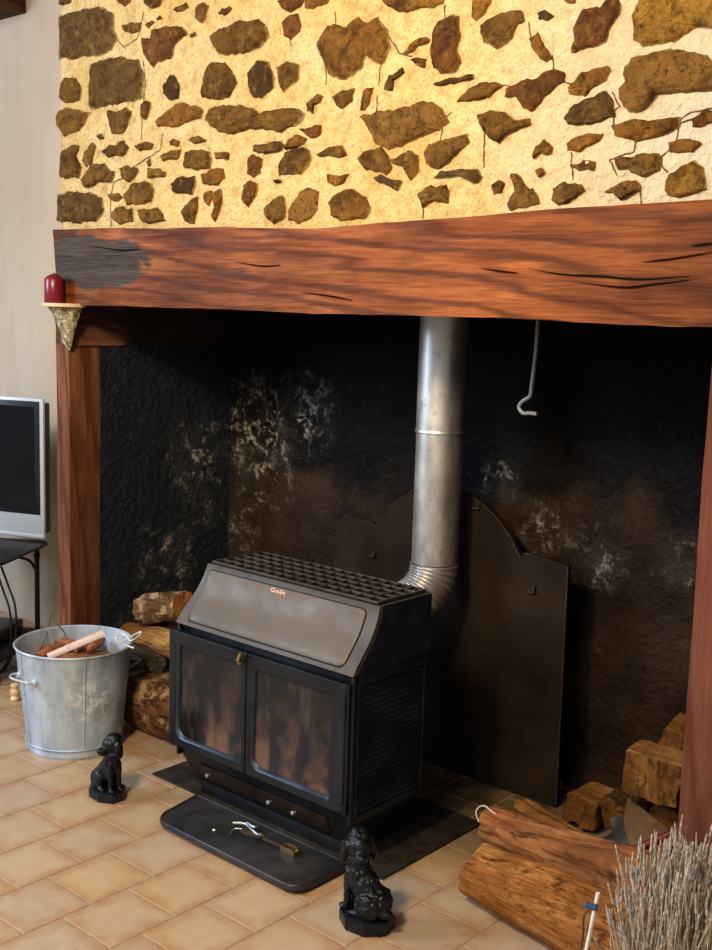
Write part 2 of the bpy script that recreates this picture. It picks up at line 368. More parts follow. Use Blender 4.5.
def lathe(bm, prof, c, seg=48, mi=0, closed=False):
    rings = []
    for r, z in prof:
        rings.append([bm.verts.new((c[0]+r*math.cos(2*PI*k/seg), c[1]+r*math.sin(2*PI*k/seg), c[2]+z)) for k in range(seg)] if r > 1e-5 else [bm.verts.new((c[0], c[1], c[2]+z))])
    n = len(rings)
    for i in range(n if closed else n-1):
        A, B = rings[i], rings[(i+1) % n]
        for k in range(seg):
            k2 = (k+1) % seg
            if len(A) == 1 and len(B) == 1: continue
            if len(A) == 1: f = [A[0], B[k2], B[k]]
            elif len(B) == 1: f = [A[k], A[k2], B[0]]
            else: f = [A[k], A[k2], B[k2], B[k]]
            bm.faces.new(f).material_index = mi
def ellip(bm, c, r, rot=(0, 0, 0), sub=2):
    m = Matrix.Translation(c) @ Matrix.Rotation(rot[2], 4, 'Z') @ Matrix.Rotation(rot[1], 4, 'Y') @ Matrix.Rotation(rot[0], 4, 'X') @ Matrix.Diagonal((r[0], r[1], r[2], 1))
    bmesh.ops.create_icosphere(bm, subdivisions=sub, radius=1, matrix=m)
def rough_wood(bm, x0, x1, y0, y1, z0, z1, nx, ny, nz, amp, seed=0, ztop=None, freq=2.5):
    """hewn timber: subdivided box with uneven faces; ztop(x) may give the top line"""
    def g(i, j, k):
        p = Vector((x0+(x1-x0)*i/nx, y0+(y1-y0)*j/ny, z0+(z1-z0)*k/nz))
        if ztop: p.z = z0+(ztop(p.x)-z0)*k/nz
        d = noise.noise_vector(p*freq+Vector((seed, 0, 0)))*amp+noise.noise_vector(p*freq*5+Vector((seed, 3, 0)))*amp*.3
        return p+Vector(d)
    vd = {}
    def v(i, j, k):
        if (i, j, k) not in vd: vd[(i, j, k)] = bm.verts.new(g(i, j, k))
        return vd[(i, j, k)]
    for i in range(nx):
        for j in range(ny):
            bm.faces.new([v(i, j, 0), v(i, j+1, 0), v(i+1, j+1, 0), v(i+1, j, 0)]); bm.faces.new([v(i, j, nz), v(i+1, j, nz), v(i+1, j+1, nz), v(i, j+1, nz)])
        for k in range(nz):
            bm.faces.new([v(i, 0, k), v(i+1, 0, k), v(i+1, 0, k+1), v(i, 0, k+1)]); bm.faces.new([v(i, ny, k), v(i, ny, k+1), v(i+1, ny, k+1), v(i+1, ny, k)])
    for j in range(ny):
        for k in range(nz):
            bm.faces.new([v(0, j, k), v(0, j, k+1), v(0, j+1, k+1), v(0, j+1, k)]); bm.faces.new([v(nx, j, k), v(nx, j+1, k), v(nx, j+1, k+1), v(nx, j, k+1)])
def tint(me_bm, faces, col):
    lay = me_bm.loops.layers.color.get('Tint') or me_bm.loops.layers.color.new('Tint')
    for f in faces:
        for lp in f.loops: lp[lay] = (*col, 1)
# ============================================================ SETTING
# ---- floor: square terracotta tiles in running bond
bm = bmesh.new(); lay = bm.loops.layers.float_color.new('Tint'); uvl = bm.loops.layers.uv.new('UVMap')
T = .2; g_ = .0022
for i in range(-17, 14):
    xa = -2.268+i*T
    off = 1.535 if i % 2 == 0 else 1.625
    for j in range(-14, 8):
        ya = off+j*T
        if xa > 0.4 or xa < -5.6: continue
        y0, y1 = ya+g_, min(ya+T-g_, 3.3)
        if y1-y0 < .03: continue
        x0, x1 = xa+g_, xa+T-g_
        k = random.uniform(.9, 1.06); w = random.uniform(-.03, .03)
        col = (.51*k+w, .378*k, .255*k-w, 1)
        hz = random.uniform(-.0006, .0006)
        b = .003; rings = []
        for ins, zz in ((0, -.004), (0, -.0012), (b, hz)):
            rings.append([bm.verts.new(p) for p in ((x0+ins, y0+ins, zz), (x1-ins, y0+ins, zz), (x1-ins, y1-ins, zz), (x0+ins, y1-ins, zz))])
        fs = [bm.faces.new(rings[2])]
        for a in range(2):
            for q in range(4): fs.append(bm.faces.new([rings[a][q], rings[a][(q+1) % 4], rings[a+1][(q+1) % 4], rings[a+1][q]]))
        for f in fs:
            for lp in f.loops:
                lp[lay] = col; c = lp.vert.co
                lp[uvl].uv = ((c.x-xa)/T, (c.y-ya)/T)
vs = [bm.verts.new(p) for p in ((-6, -1.6, -.002), (.8, -1.6, -.002), (.8, 3.35, -.002), (-6, 3.35, -.002))]
f = bm.faces.new(vs); f.material_index = 1
setp(obj('floor', bm, ['tile', 'grout'], smooth=False), kind='structure')
# ---- cream wall to the left of the chimney breast
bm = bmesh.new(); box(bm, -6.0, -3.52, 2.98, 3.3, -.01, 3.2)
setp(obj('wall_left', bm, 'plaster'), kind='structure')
# ---- sooty back wall, uneven
def bumpy(bm, p00, p10, p01, nu, nv, n, amp, fr=6, seed=0):
    p00, p10, p01, n = map(Vector, (p00, p10, p01, n)); g = []
    for j in range(nv+1):
        row = []
        for i in range(nu+1):
            p = p00+(p10-p00)*(i/nu)+(p01-p00)*(j/nv)
            p = p+n*(noise.noise(p*fr+Vector((seed, 0, 0)))*amp+noise.noise(p*fr*4)*amp*.35)
            row.append(bm.verts.new(p))
        g.append(row)
    for j in range(nv):
        for i in range(nu): bm.faces.new([g[j][i], g[j][i+1], g[j+1][i+1], g[j+1][i]])
bm = bmesh.new(); bumpy(bm, (-3.44, 3.15, 0), (-.95, 3.15, 0), (-3.44, 3.15, 1.8), 125, 90, (0, -1, 0), .007)
vs = [bm.verts.new(p) for p in ((-3.5, 3.3, -.01), (-.9, 3.3, -.01), (-.9, 3.3, 1.8), (-3.5, 3.3, 1.8))]; bm.faces.new(vs)
setp(obj('wall_back', bm, 'soot', recalc=False), kind='structure')
bm = bmesh.new(); bumpy(bm, (-3.507, 2.56, 0), (-3.43, 3.16, 0), (-3.507, 2.56, 1.37), 30, 70, (1, 0, 0), .005, 8)
for q in (((-3.507, 2.56, 0), (-3.57, 2.56, 0), (-3.57, 2.56, 1.8), (-3.507, 2.56, 1.8)), ((-3.57, 2.56, 0), (-3.57, 3.3, 0), (-3.57, 3.3, 1.8), (-3.57, 2.56, 1.8)), ((-3.515, 2.56, 1.37), (-3.44, 3.16, 1.37), (-3.44, 3.16, 1.8), (-3.515, 2.56, 1.8))):
    bm.faces.new([bm.verts.new(p) for p in q])
setp(obj('wall_fireplace_left', bm, 'soot2', recalc=False), kind='structure')
bm = bmesh.new(); box(bm, -1.0, -.8, 2.62, 3.3, 0, 1.75)
setp(obj('wall_fireplace_right', bm, 'soot2'), kind='structure')
# ---- chimney breast with field stones
BT = [(-3.62, 1.788), (-3.1, 1.779), (-2.63, 1.768), (-2.25, 1.762), (-1.96, 1.769), (-1.64, 1.779), (-1.36, 1.787), (-1.09, 1.792), (-.3, 1.797)]
def beamtop(x):
    for (a, za), (b, zb) in zip(BT, BT[1:]):
        if x <= b: return za+(zb-za)*(max(x, a)-a)/(b-a)
    return BT[-1][1]
YS = 2.415
bm = bmesh.new()
nu, nv = 150, 50; X0, X1, ZT = -3.535, -.25, 3.0; g = []
for j in range(nv+1):
    row = []
    for i in range(nu+1):
        x = X0+(X1-X0)*i/nu; zb = beamtop(x)-.03; z = zb+(ZT-zb)*j/nv
        if i == 0: x += .006*noise.noise(Vector((z*9, 0, 0)))
        row.append(bm.verts.new((x, YS+.006*noise.noise(Vector((x*7, 0, z*7)))+.003*noise.noise(Vector((x*25, 0, z*25))), z)))
    g.append(row)
for j in range(nv):
    for i in range(nu): bm.faces.new([g[j][i], g[j][i+1], g[j+1][i+1], g[j+1][i]])
zq = 1.735
for q in (((X0, YS, zq), (X0, 3.3, zq), (X0, 3.3, ZT), (X0, YS, ZT)), ((X1, YS, zq), (X1, YS, ZT), (X1, 3.3, ZT), (X1, 3.3, zq)), ((X0, YS, zq), (X1, YS, zq), (X1, 3.3, zq), (X0, 3.3, zq))):
    bm.faces.new([bm.verts.new(p) for p in q])
tl = bm.loops.layers.float_color.new('Tint')
TC = {'d': (.27, .165, .06), 'b': (.43, .225, .058), 'o': (.60, .29, .06), 'r': (.40, .17, .055), 'g': (.17, .11, .055), 'y': (.72, .40, .08), 't': (.50, .275, .075)}
S = 3.956
def stones(ox, oy, lst):
    for kind, pts in lst:
        W = [at(ox+a/S, oy+b/S, y=YS) for a, b in pts]
        c = sum(W, Vector())/len(W)
        # ragged outline
        out = []
        for k in range(len(W)):
            p, q = W[k], W[(k+1) % len(W)]; L = (q-p).length; n = max(2, int(L/.008))
            for m in range(n):
                w = p.lerp(q, m/n); nn = noise.noise_vector(w*30)*.007+noise.noise_vector(w*90)*.004
                w = w+Vector((nn[0], 0, nn[2])); out.append(w)
        R = max((w-c).length for w in out); hgt = min(.016, .004+R*.12)
        rings = []; L = len(out)
        for t_, h in ((1.13, -.006), (1.04, .02), (.96, .5), (.88, .85), (.76, .97), (.6, 1.0), (.4, 1.05), (.2, 1.05)):
            ring = []
            for w in out:
                p = c+(w-c)*t_
                p.y = YS-.001-(h*hgt if h > 0 else -.006)-(.010*noise.noise(p*22)+.006*noise.noise(p*55) if h > .5 else 0)
                ring.append(bm.verts.new(p))
            rings.append(ring)
        cv = bm.verts.new((c.x, YS-.001-hgt*1.05, c.z)); fs = []
        for A, B in zip(rings, rings[1:]):
            for k in range(L): fs.append(bm.faces.new([A[k], A[(k+1) % L], B[(k+1) % L], B[k]]))
        for k in range(L): fs.append(bm.faces.new([rings[-1][k], rings[-1][(k+1) % L], cv]))
        edge = {v: 0.0 for v in rings[0]}; edge.update({v: .42 for v in rings[1]}); edge.update({v: .8 for v in rings[2]})
        k = random.uniform(.85, 1.15); col = tuple(v*k for v in TC[kind])
        for f in fs:
            f.material_index = 1
            for lp in f.loops: lp[tl] = (*col, edge.get(lp.vert.index if False else lp.vert, 1.0))
stones(50, 0, [
 ('d', [(42, 66), (140, 40), (200, 32), (245, 60), (245, 110), (262, 150), (238, 195), (200, 212), (160, 216), (90, 235), (44, 222)]),
 ('d', [(165, 260), (200, 240), (280, 230), (352, 238), (364, 300), (362, 380), (290, 405), (170, 422), (155, 400)]),
 ('b', [(45, 340), (65, 305), (105, 310), (122, 345), (115, 395), (70, 405), (42, 395)]),
 ('b', [(290, 100), (330, 90), (368, 92), (360, 122), (325, 133), (300, 122)]),
 ('r', [(362, 150), (400, 150), (412, 120), (450, 108), (520, 104), (537, 135), (495, 175), (485, 225), (440, 240), (412, 264), (380, 235), (372, 200)]),
 ('g', [(455, 330), (478, 297), (500, 310), (518, 345), (508, 392), (470, 400), (458, 370)]),
 ('r', [(582, 30), (605, 12), (627, 25), (618, 70), (598, 86), (578, 70)]), ('b', [(492, 38), (540, 14), (546, 28), (508, 50)]),
 ('r', [(674, 52), (712, 32), (712, 50), (690, 62)]), ('b', [(380, 100), (410, 75), (418, 88), (392, 110)]), ('b', [(426, 78), (440, 64), (448, 72), (430, 84)]),
 ('b', [(378, -20), (452, -20), (430, 25), (400, 36), (380, 20)]), ('r', [(270, -10), (320, -10), (318, 10), (295, 20), (275, 12)]), ('d', [(42, -10), (90, -10), (85, 12), (44, 20)]),
 ('b', [(555, 138), (575, 130), (580, 142), (560, 150)]),
 ('r', [(362, 412), (380, 400), (396, 412), (392, 455), (376, 476), (364, 450)]),
])
stones(50, 115, [
 ('b', [(34, -5), (60, -22), (110, -18), (152, -10), (130, 45), (100, 75), (60, 80), (38, 50)]),
 ('b', [(230, -15), (270, -10), (300, -32), (320, -10), (315, 30), (290, 75), (255, 80), (238, 40)]),
 ('o', [(420, 30), (470, -15), (520, -45), (570, -40), (600, -15), (595, 10), (540, 30), (490, 48), (430, 48)]),
 ('b', [(48, 150), (90, 120), (118, 125), (110, 165), (122, 210), (112, 245), (70, 254), (42, 240)]),
 ('b', [(140, 145), (170, 112), (180, 125), (165, 195), (145, 205), (132, 180)]),
 ('b', [(212, 145), (225, 132), (300, 105), (316, 130), (300, 155), (225, 168)]),
 ('r', [(336, 120), (380, 108), (412, 112), (405, 135), (360, 138)]), ('b', [(475, 105), (490, 97), (514, 104), (508, 128), (478, 124)]), ('b', [(548, 98), (590, 84), (618, 100), (600, 112), (570, 110)]),
 ('t', [(440, 165), (480, 142), (518, 140), (508, 165), (450, 182)]), ('t', [(538, 150), (560, 138), (632, 148), (634, 205), (570, 216), (535, 205)]), ('o', [(652, 150), (712, 145), (712, 172), (660, 176)]),
 ('b', [(128, 250), (160, 215), (165, 195), (215, 192), (252, 230), (240, 268), (190, 262), (172, 285), (140, 285)]),
 ('b', [(276, 212), (305, 198), (346, 215), (345, 240), (315, 264), (290, 250)]), ('t', [(388, 205), (420, 210), (455, 225), (455, 245), (420, 240), (392, 250)]),
 ('g', [(482, 275), (520, 245), (570, 245), (576, 275), (560, 312), (490, 306)]), ('o', [(600, 240), (640, 212), (690, 212), (694, 250), (665, 280), (610, 275)]),
 ('b', [(300, 310), (330, 270), (380, 264), (412, 300), (400, 340), (350, 358), (305, 348)]), ('b', [(236, 312), (270, 304), (288, 322), (270, 338), (244, 338)]),
 ('d', [(34, 320), (70, 304), (150, 305), (205, 335), (210, 380), (180, 420), (90, 424), (34, 410)]),
 ('b', [(245, 380), (290, 362), (325, 375), (330, 420), (280, 430), (245, 408)]), ('b', [(352, 375), (420, 362), (450, 395), (458, 415), (400, 430), (362, 415)]),
 ('t', [(528, 390), (560, 335), (584, 322), (582, 380), (570, 428), (532, 418)]), ('o', [(612, 310), (640, 295), (648, 320), (632, 355), (614, 345)]), ('o', [(655, 300), (682, 290), (684, 330), (672, 390), (658, 425), (648, 400)]),
 ('b', [(386, 180), (400, 170), (402, 192), (390, 198)]), ('g', [(188, 82), (205, 70), (214, 88), (200, 96)]),
])
stones(220, 0, [
 ('b', [(-35, 150), (5, 115), (80, 85), (150, 78), (185, 115), (188, 150), (140, 195), (80, 218), (0, 210)]),
 ('r', [(250, 90), (275, 58), (310, 55), (326, 100), (318, 130), (280, 160), (255, 140)]), ('r', [(235, 10), (260, -20), (340, -20), (325, 25), (280, 46), (245, 30)]), ('o', [(340, -15), (440, -20), (420, 15), (370, 34), (340, 28)]),
 ('o', [(385, 180), (410, 120), (455, 98), (510, 110), (550, 68), (585, 100), (625, 75), (660, 130), (672, 190), (640, 252), (585, 205), (560, 265), (500, 305), (430, 290), (412, 235)]),
 ('b', [(-60, 300), (-35, 250), (20, 250), (50, 285), (70, 330), (40, 388), (-20, 390), (-70, 385)]),
 ('g', [(112, 290), (150, 245), (185, 248), (205, 290), (208, 345), (170, 385), (130, 380), (115, 340)]), ('b', [(232, 262), (265, 242), (312, 262), (305, 310), (255, 362), (232, 330)]),
 ('b', [(345, 410), (385, 372), (412, 380), (405, 405), (365, 425), (375, 448), (350, 440)]), ('b', [(444, 385), (480, 365), (532, 353), (525, 400), (490, 430), (465, 415)]), ('b', [(565, 385), (592, 350), (614, 345), (600, 400), (580, 436), (562, 430)]),
 ('b', [(-50, 475), (-40, 430), (20, 415), (110, 420), (150, 440), (160, 460), (200, 440), (300, 432), (318, 450), (310, 485), (245, 520), (120, 510), (60, 535), (0, 520), (-30, 500)]),
 ('r', [(0, 55), (20, 32), (48, 36), (40, 50)]),
])
stones(220, 115, [
 ('r', [(310, 62), (360, 55), (405, 38), (402, 70), (370, 98), (340, 82)]), ('b', [(138, 125), (175, 115), (240, 105), (254, 122), (240, 148), (190, 152), (140, 148)]), ('r', [(115, 170), (140, 160), (170, 170), (160, 230), (135, 248), (112, 230)]),
 ('r', [(100, 275), (120, 252), (148, 275), (140, 320), (115, 362), (90, 335)]), ('b', [(232, 200), (262, 150), (330, 125), (350, 145), (355, 180), (320, 232), (265, 238), (235, 240)]), ('o', [(258, 140), (265, 108), (300, 82), (345, 95), (330, 118)]),
 ('b', [(385, 155), (430, 128), (490, 124), (505, 150), (480, 168), (430, 165)]), ('o', [(428, 235), (470, 240), (515, 235), (490, 265), (450, 282), (430, 262)]),
 ('t', [(178, 375), (215, 340), (245, 322), (260, 370), (255, 410), (215, 432), (190, 415)]), ('t', [(272, 385), (300, 340), (320, 300), (350, 288), (388, 310), (385, 380), (365, 415), (310, 430), (275, 415)]),
 ('o', [(430, 345), (470, 305), (530, 297), (575, 325), (595, 370), (565, 405), (500, 418), (450, 405)]),
 ('b', [(548, 180), (575, 140), (640, 132), (672, 165), (680, 215), (665, 240), (640, 222), (580, 218)]), ('t', [(680, 175), (712, 165), (760, 190), (750, 240), (742, 200), (700, 200)]), ('d', [(608, 245), (640, 235), (690, 258), (718, 262), (700, 300), (670, 280), (640, 268)]),
 ('d', [(216, 258), (230, 258), (240, 270), (225, 274)]),
])
stones(380, 0, [
 ('o', [(-75, 175), (-60, 95), (-20, 80), (5, 88), (35, 150), (38, 200), (10, 248), (-30, 220), (-60, 200)][:0] or [(-2, -30), (30, 20), (60, 50), (120, 45), (165, 25), (215, 32), (250, 15), (262, -20)]),
 ('r', [(218, 120), (235, 85), (290, 65), (314, 68), (312, 140), (305, 200), (318, 245), (290, 278), (240, 284), (212, 265), (205, 200)]),
 ('o', [(365, 20), (375, -20), (440, -20), (445, 10), (410, 55), (380, 84), (362, 70)]), ('t', [(402, 100), (425, 75), (470, 50), (525, 35), (560, 42), (570, 80), (540, 110), (520, 150), (460, 180), (415, 165)]),
 ('g', [(620, 55), (640, 45), (690, 60), (670, 84), (630, 80)]), ('o', [(598, 150), (625, 128), (650, 165), (665, 205), (688, 230), (668, 250), (635, 232), (605, 185)]),
 ('o', [(92, 208), (125, 170), (180, 148), (200, 165), (150, 188), (110, 212)]), ('r', [(122, 240), (150, 228), (185, 232), (175, 272), (150, 265)]), ('d', [(20, 335), (40, 295), (90, 272), (98, 290), (60, 320), (48, 355), (22, 356)]),
 ('d', [(215, 335), (260, 318), (370, 290), (375, 305), (320, 322), (240, 342)]), ('b', [(305, 402), (350, 360), (400, 330), (460, 328), (480, 345), (440, 385), (370, 398)]),
 ('r', [(500, 345), (540, 328), (620, 310), (680, 282), (712, 280), (735, 300), (735, 325), (680, 360), (650, 400), (600, 440), (565, 425), (545, 385), (505, 375)]),
])
stones(380, 105, [
 ('t', [(-72, 45), (0, 28), (110, 15), (160, -5), (215, -8), (250, 25), (275, 70), (200, 110), (120, 140), (40, 180), (-20, 150), (-45, 95)]),
 ('b', [(388, 35), (440, 22), (500, 40), (545, 60), (590, 55), (595, 80), (540, 95), (490, 135), (465, 155), (430, 120), (405, 85)]),
 ('t', [(178, 190), (200, 155), (270, 135), (345, 115), (348, 150), (320, 190), (270, 235), (225, 252), (185, 232)]), ('b', [(45, 215), (120, 188), (150, 210), (152, 255), (125, 298), (118, 240), (85, 250), (50, 235)]),
 ('d', [(220, 290), (240, 265), (300, 262), (385, 252), (400, 290), (385, 310), (365, 275), (260, 278)]), ('t', [(150, 350), (200, 322), (265, 322), (275, 345), (268, 390), (215, 380), (170, 398)]),
 ('t', [(520, 275), (545, 272), (575, 310), (615, 345), (625, 390), (585, 408), (520, 425), (510, 400), (530, 340)]), ('r', [(446, 320), (470, 298), (496, 312), (482, 348), (455, 345)]), ('b', [(605, 205), (615, 165), (650, 138), (688, 165), (680, 192), (640, 190), (612, 215)]),
 ('b', [(618, 255), (640, 245), (655, 270), (632, 285)]),
])
stones(532, 0, [
 ('r', [(165, 170), (180, 90), (205, 40), (265, 35), (300, 0), (330, -20), (352, 20), (345, 60), (310, 105), (290, 160), (240, 185), (190, 195), (162, 212)]),
 ('y', [(400, 60), (425, 0), (440, -30), (760, -30), (760, 110), (650, 110), (560, 155), (500, 165), (450, 180), (410, 150)]),
 ('o', [(148, 345), (180, 300), (240, 275), (290, 260), (312, 280), (290, 320), (250, 345), (215, 380), (150, 372)]),
 ('t', [(372, 260), (400, 230), (500, 212), (600, 205), (680, 235), (760, 285), (760, 350), (640, 362), (490, 368), (475, 400), (435, 440), (390, 440), (350, 395), (350, 355), (375, 325)]),
 ('b', [(125, -10), (175, -10), (170, 20), (145, 15)]),
])
stones(532, 95, [
 ('d', [(125, 100), (150, 50), (210, 15), (300, -10), (325, 20), (328, 85), (270, 110), (190, 122), (140, 118)]), ('o', [(328, 120), (400, 105), (520, 98), (575, 92), (575, 130), (540, 155), (410, 180), (335, 160)]), ('o', [(628, 85), (680, 65), (760, 50), (760, 110), (700, 110), (640, 128)]),
 ('o', [(138, 195), (180, 165), (240, 150), (278, 155), (262, 185), (215, 212), (195, 228), (145, 218)]), ('o', [(542, 190), (600, 178), (650, 173), (662, 190), (635, 230), (545, 225)]), ('o', [(155, 268), (260, 265), (255, 298), (200, 298), (155, 282)]),
 ('t', [(330, 258), (400, 240), (480, 230), (505, 250), (508, 295), (455, 320), (400, 300), (375, 270), (345, 302)]), ('y', [(530, 370), (540, 330), (600, 282), (640, 260), (672, 290), (684, 340), (680, 375), (600, 400), (540, 390)]),
 ('t', [(85, 365), (130, 348), (195, 352), (210, 380), (180, 410), (110, 432), (85, 410)]), ('t', [(288, 385), (330, 358), (415, 332), (428, 372), (410, 388), (350, 410), (315, 388)]), ('o', [(-10, 375), (5, 365), (25, 400), (20, 435), (-5, 440)]),
])
rs = random.Random(4)
for zz in (2.44, 2.56, 2.68, 2.80, 2.92):          # courses above the picture's upper edge
    xx = -3.45+rs.random()*.05
    while xx < -.4:
        w_ = rs.uniform(.05, .17); h_ = rs.uniform(.035, .05); zc = zz+rs.uniform(-.012, .012); pts = []
        for k in range(9):
            a = 2*PI*k/9; q = rs.uniform(.8, 1.1)
            d = Vector((xx+w_/2+w_/2*q*math.cos(a), YS, zc+h_*q*math.sin(a)))-CAM; t = d.dot(FW)
            pts.append(((356+F*d.dot(RT)/t-0)*S, (475-F*d.dot(UP)/t)*S))
        if max(p[1] for p in pts) < -24*S: stones(0, 0, [(rs.choice('dbbrotb'), pts)])
        xx += w_+rs.uniform(.03, .08)
# hairline cracks in the mortar
for pts in ([(113, 35), (123, 47), (137, 39), (141, 28), (144, 12)], [(143, 60), (144, 80), (141, 112), (141, 140)], [(163, 133), (160, 150), (143, 160), (131, 168), (128, 176), (113, 182), (110, 205), (111, 226)],
            [(335, 12), (336, 24), (329, 28)], [(388, 36), (396, 47), (399, 53), (412, 56)], [(444, 5), (445, 18)], [(552, 55), (553, 70)], [(553, 68), (560, 80), (561, 83), (573, 84)], [(378, 95), (376, 112)],
            [(484, 122), (483, 168)], [(537, 45), (531, 38), (528, 22)], [(612, 92), (620, 106), (613, 112), (614, 130), (612, 125), (625, 134)], [(696, 118), (678, 124), (676, 140), (662, 156), (661, 165), (668, 172)], [(635, 140), (634, 152), (610, 160), (618, 176)],
            [(571, 152), (573, 180)], [(640, 185), (640, 206)], [(422, 205), (421, 218)], [(495, 85), (518, 86), (530, 82)], [(440, 140), (444, 120), (452, 112)], [(290, 40), (291, 46)], [(325, 62), (326, 85)], [(380, 62), (378, 85)], [(676, 120), (690, 112), (712, 108)]):
    w = [at(a+random.uniform(-.6, .6), b, y=YS-.0035) for a, b in pts]
    for a, b in zip(w, w[1:]):
        n = max(1, int((b-a).length/.01)); pp = [a.lerp(b, k/n)+Vector((random.uniform(-.002, .002), 0, random.uniform(-.002, .002))) if 0 < k < n else a.lerp(b, k/n) for k in range(n+1)]
        for p, q in zip(pp, pp[1:]):
            d = (q-p); d = Vector((-d.z, 0, d.x)).normalized()*random.uniform(.0010, .0020)
            my = lambda v: Vector((v.x, YS+.006*noise.noise(Vector((v.x*7, 0, v.z*7)))+.003*noise.noise(Vector((v.x*25, 0, v.z*25)))-.0016, v.z))
            f = bm.faces.new([bm.verts.new(my(v)) for v in (p-d, q-d, q+d, p+d)]); f.material_index = 2
setp(obj('wall_front', bm, ['mortar', 'stone', 'crack'], recalc=False, angle=75), kind='structure')
# ============================================================ TIMBERS
bm = bmesh.new(); rough_wood(bm, -3.565, -.45, 2.395, 2.68, 1.519, 1.79, 120, 8, 12, .006, 1, beamtop)
for v in bm.verts:
    if v.co.x < -3.5: v.co.x += .035*(1-(v.co.z-1.52)/.27)
for pts in ([(527, 268), (560, 274), (600, 276), (640, 279), (690, 276)], [(570, 281), (620, 287), (655, 284), (690, 280)], [(640, 262), (670, 259), (712, 252)], [(480, 268), (500, 271), (518, 273)], [(690, 246), (712, 243)], [(235, 262), (262, 266), (280, 265)], [(300, 292), (330, 296), (352, 300)], [(90, 246), (120, 250), (140, 249)]):
    w = [at(a, b, y=2.3895) for a, b in pts]; w = smoothpath(w, 6); n = len(w)
    for k, (p, q) in enumerate(zip(w, w[1:])):
        a_ = .0018*math.sin(PI*k/n)+.0003; b_ = .0018*math.sin(PI*(k+1)/n)+.0003
        f = bm.faces.new([bm.verts.new(v) for v in (p+Vector((0, 0, -a_)), q+Vector((0, 0, -b_)), q+Vector((0, .0, b_)), p+Vector((0, 0, a_)))]); f.material_index = 1
o = obj('mantel_beam', bm, ['beam', 'crack2'], base=(0, 0, 0)); setp(o, 'long heavy varnished oak mantel beam spanning the fireplace under the stone wall', 'beam')
bm = bmesh.new(); rough_wood(bm, -3.592, -3.512, 2.425, 2.565, 0, 1.375, 4, 6, 60, .004, 2)
o = obj('wooden_post', bm, 'post', base=(0, 0, 0)); setp(o, 'reddish brown wooden post left of the fireplace, behind the zinc bucket', 'post')
bm = bmesh.new(); rough_wood(bm, -1.062, -.80, 2.41, 2.62, 0, 1.52, 10, 8, 60, .0045, 3)
for v in bm.verts:     # long drying crack
    if abs(v.co.x+.925) < .012 and v.co.y < 2.43: v.co.y += .012
o = obj('wooden_post', bm, 'rpost', base=(0, 0, 0)); setp(o, 'red-brown wooden post at the right edge, behind the dried lavender', 'post')
bm = bmesh.new(); rough_wood(bm, -3.592, -3.505, 2.425, 3.14, 1.372, 1.520, 5, 40, 8, .004, 4)
for v in bm.verts:
    if v.co.x > -3.55: v.co.x += (v.co.y-2.56)*.115 if v.co.y > 2.56 else 0
o = obj('side_beam', bm, 'lintel', base=(0, 0, 0)); setp(o, 'short sooty side beam running back from the left post under the mantel', 'beam')
bm = bmesh.new(); rough_wood(bm, -6.0, -4.63, 2.60, 2.985, 2.80, 3.02, 16, 6, 4, .006, 5)
o = obj('ceiling_beam', bm, 'darkwood', base=(-4.85, 2.8, 2.80)); setp(o, 'dark end of a ceiling beam in the top left corner above the cream wall', 'beam')
# ============================================================ STOVE
ST = empty('wood_stove', (-2.28, 2.37, .0), 'black cast iron wood burning stove with two glass doors and a sloping canopy', 'stove')
XL, XR, YF, YB = -2.632, -1.90, 2.20, 2.53
PR = [(2.197, .563), (2.216, .589), (2.235, .613), (2.252, .633), (2.267, .653), (2.281, .677), (2.292, .703), (2.297, .72), (2.300, .738)]
def prof(t):
    t = max(0, min(1, t))*(len(PR)-1); i = min(int(t), len(PR)-2); f = t-i
    return (PR[i][0]*(1-f)+PR[i+1][0]*f, PR[i][1]*(1-f)+PR[i+1][1]*f)
# firebox
bm = bmesh.new(); box(bm, XL+.004, XR-.004, YF+.03, YB, .13, .566, .006)
obj('firebox', bm, 'side', ST)
# canopy: profile extruded across the width
bm = bmesh.new()
pts = [Vector((XL, y, z)) for y, z in PR]+[Vector((XL, YB, .738)), Vector((XL, YB, .566)), Vector((XL, 2.205, .560))]
prism(bm, pts, (XR-XL, 0, 0), .004)
for v in bm.verts:
    if v.co.x < -2.4: v.co.x += max(0, (v.co.z-.566)/.172)*.030
CN = obj('canopy', bm, 'canopy', ST, angle=30)
# dark cheeks
for xs in (XR-.001,):
    bm = bmesh.new(); pp = [Vector((xs, y+.014, z)) for y, z in PR]+[Vector((xs, YB, .736)), Vector((xs, YB, .566))]
    prism(bm, pp, (.003, 0, 0), 0); obj('canopy_cheek', bm, 'side', CN, angle=30)
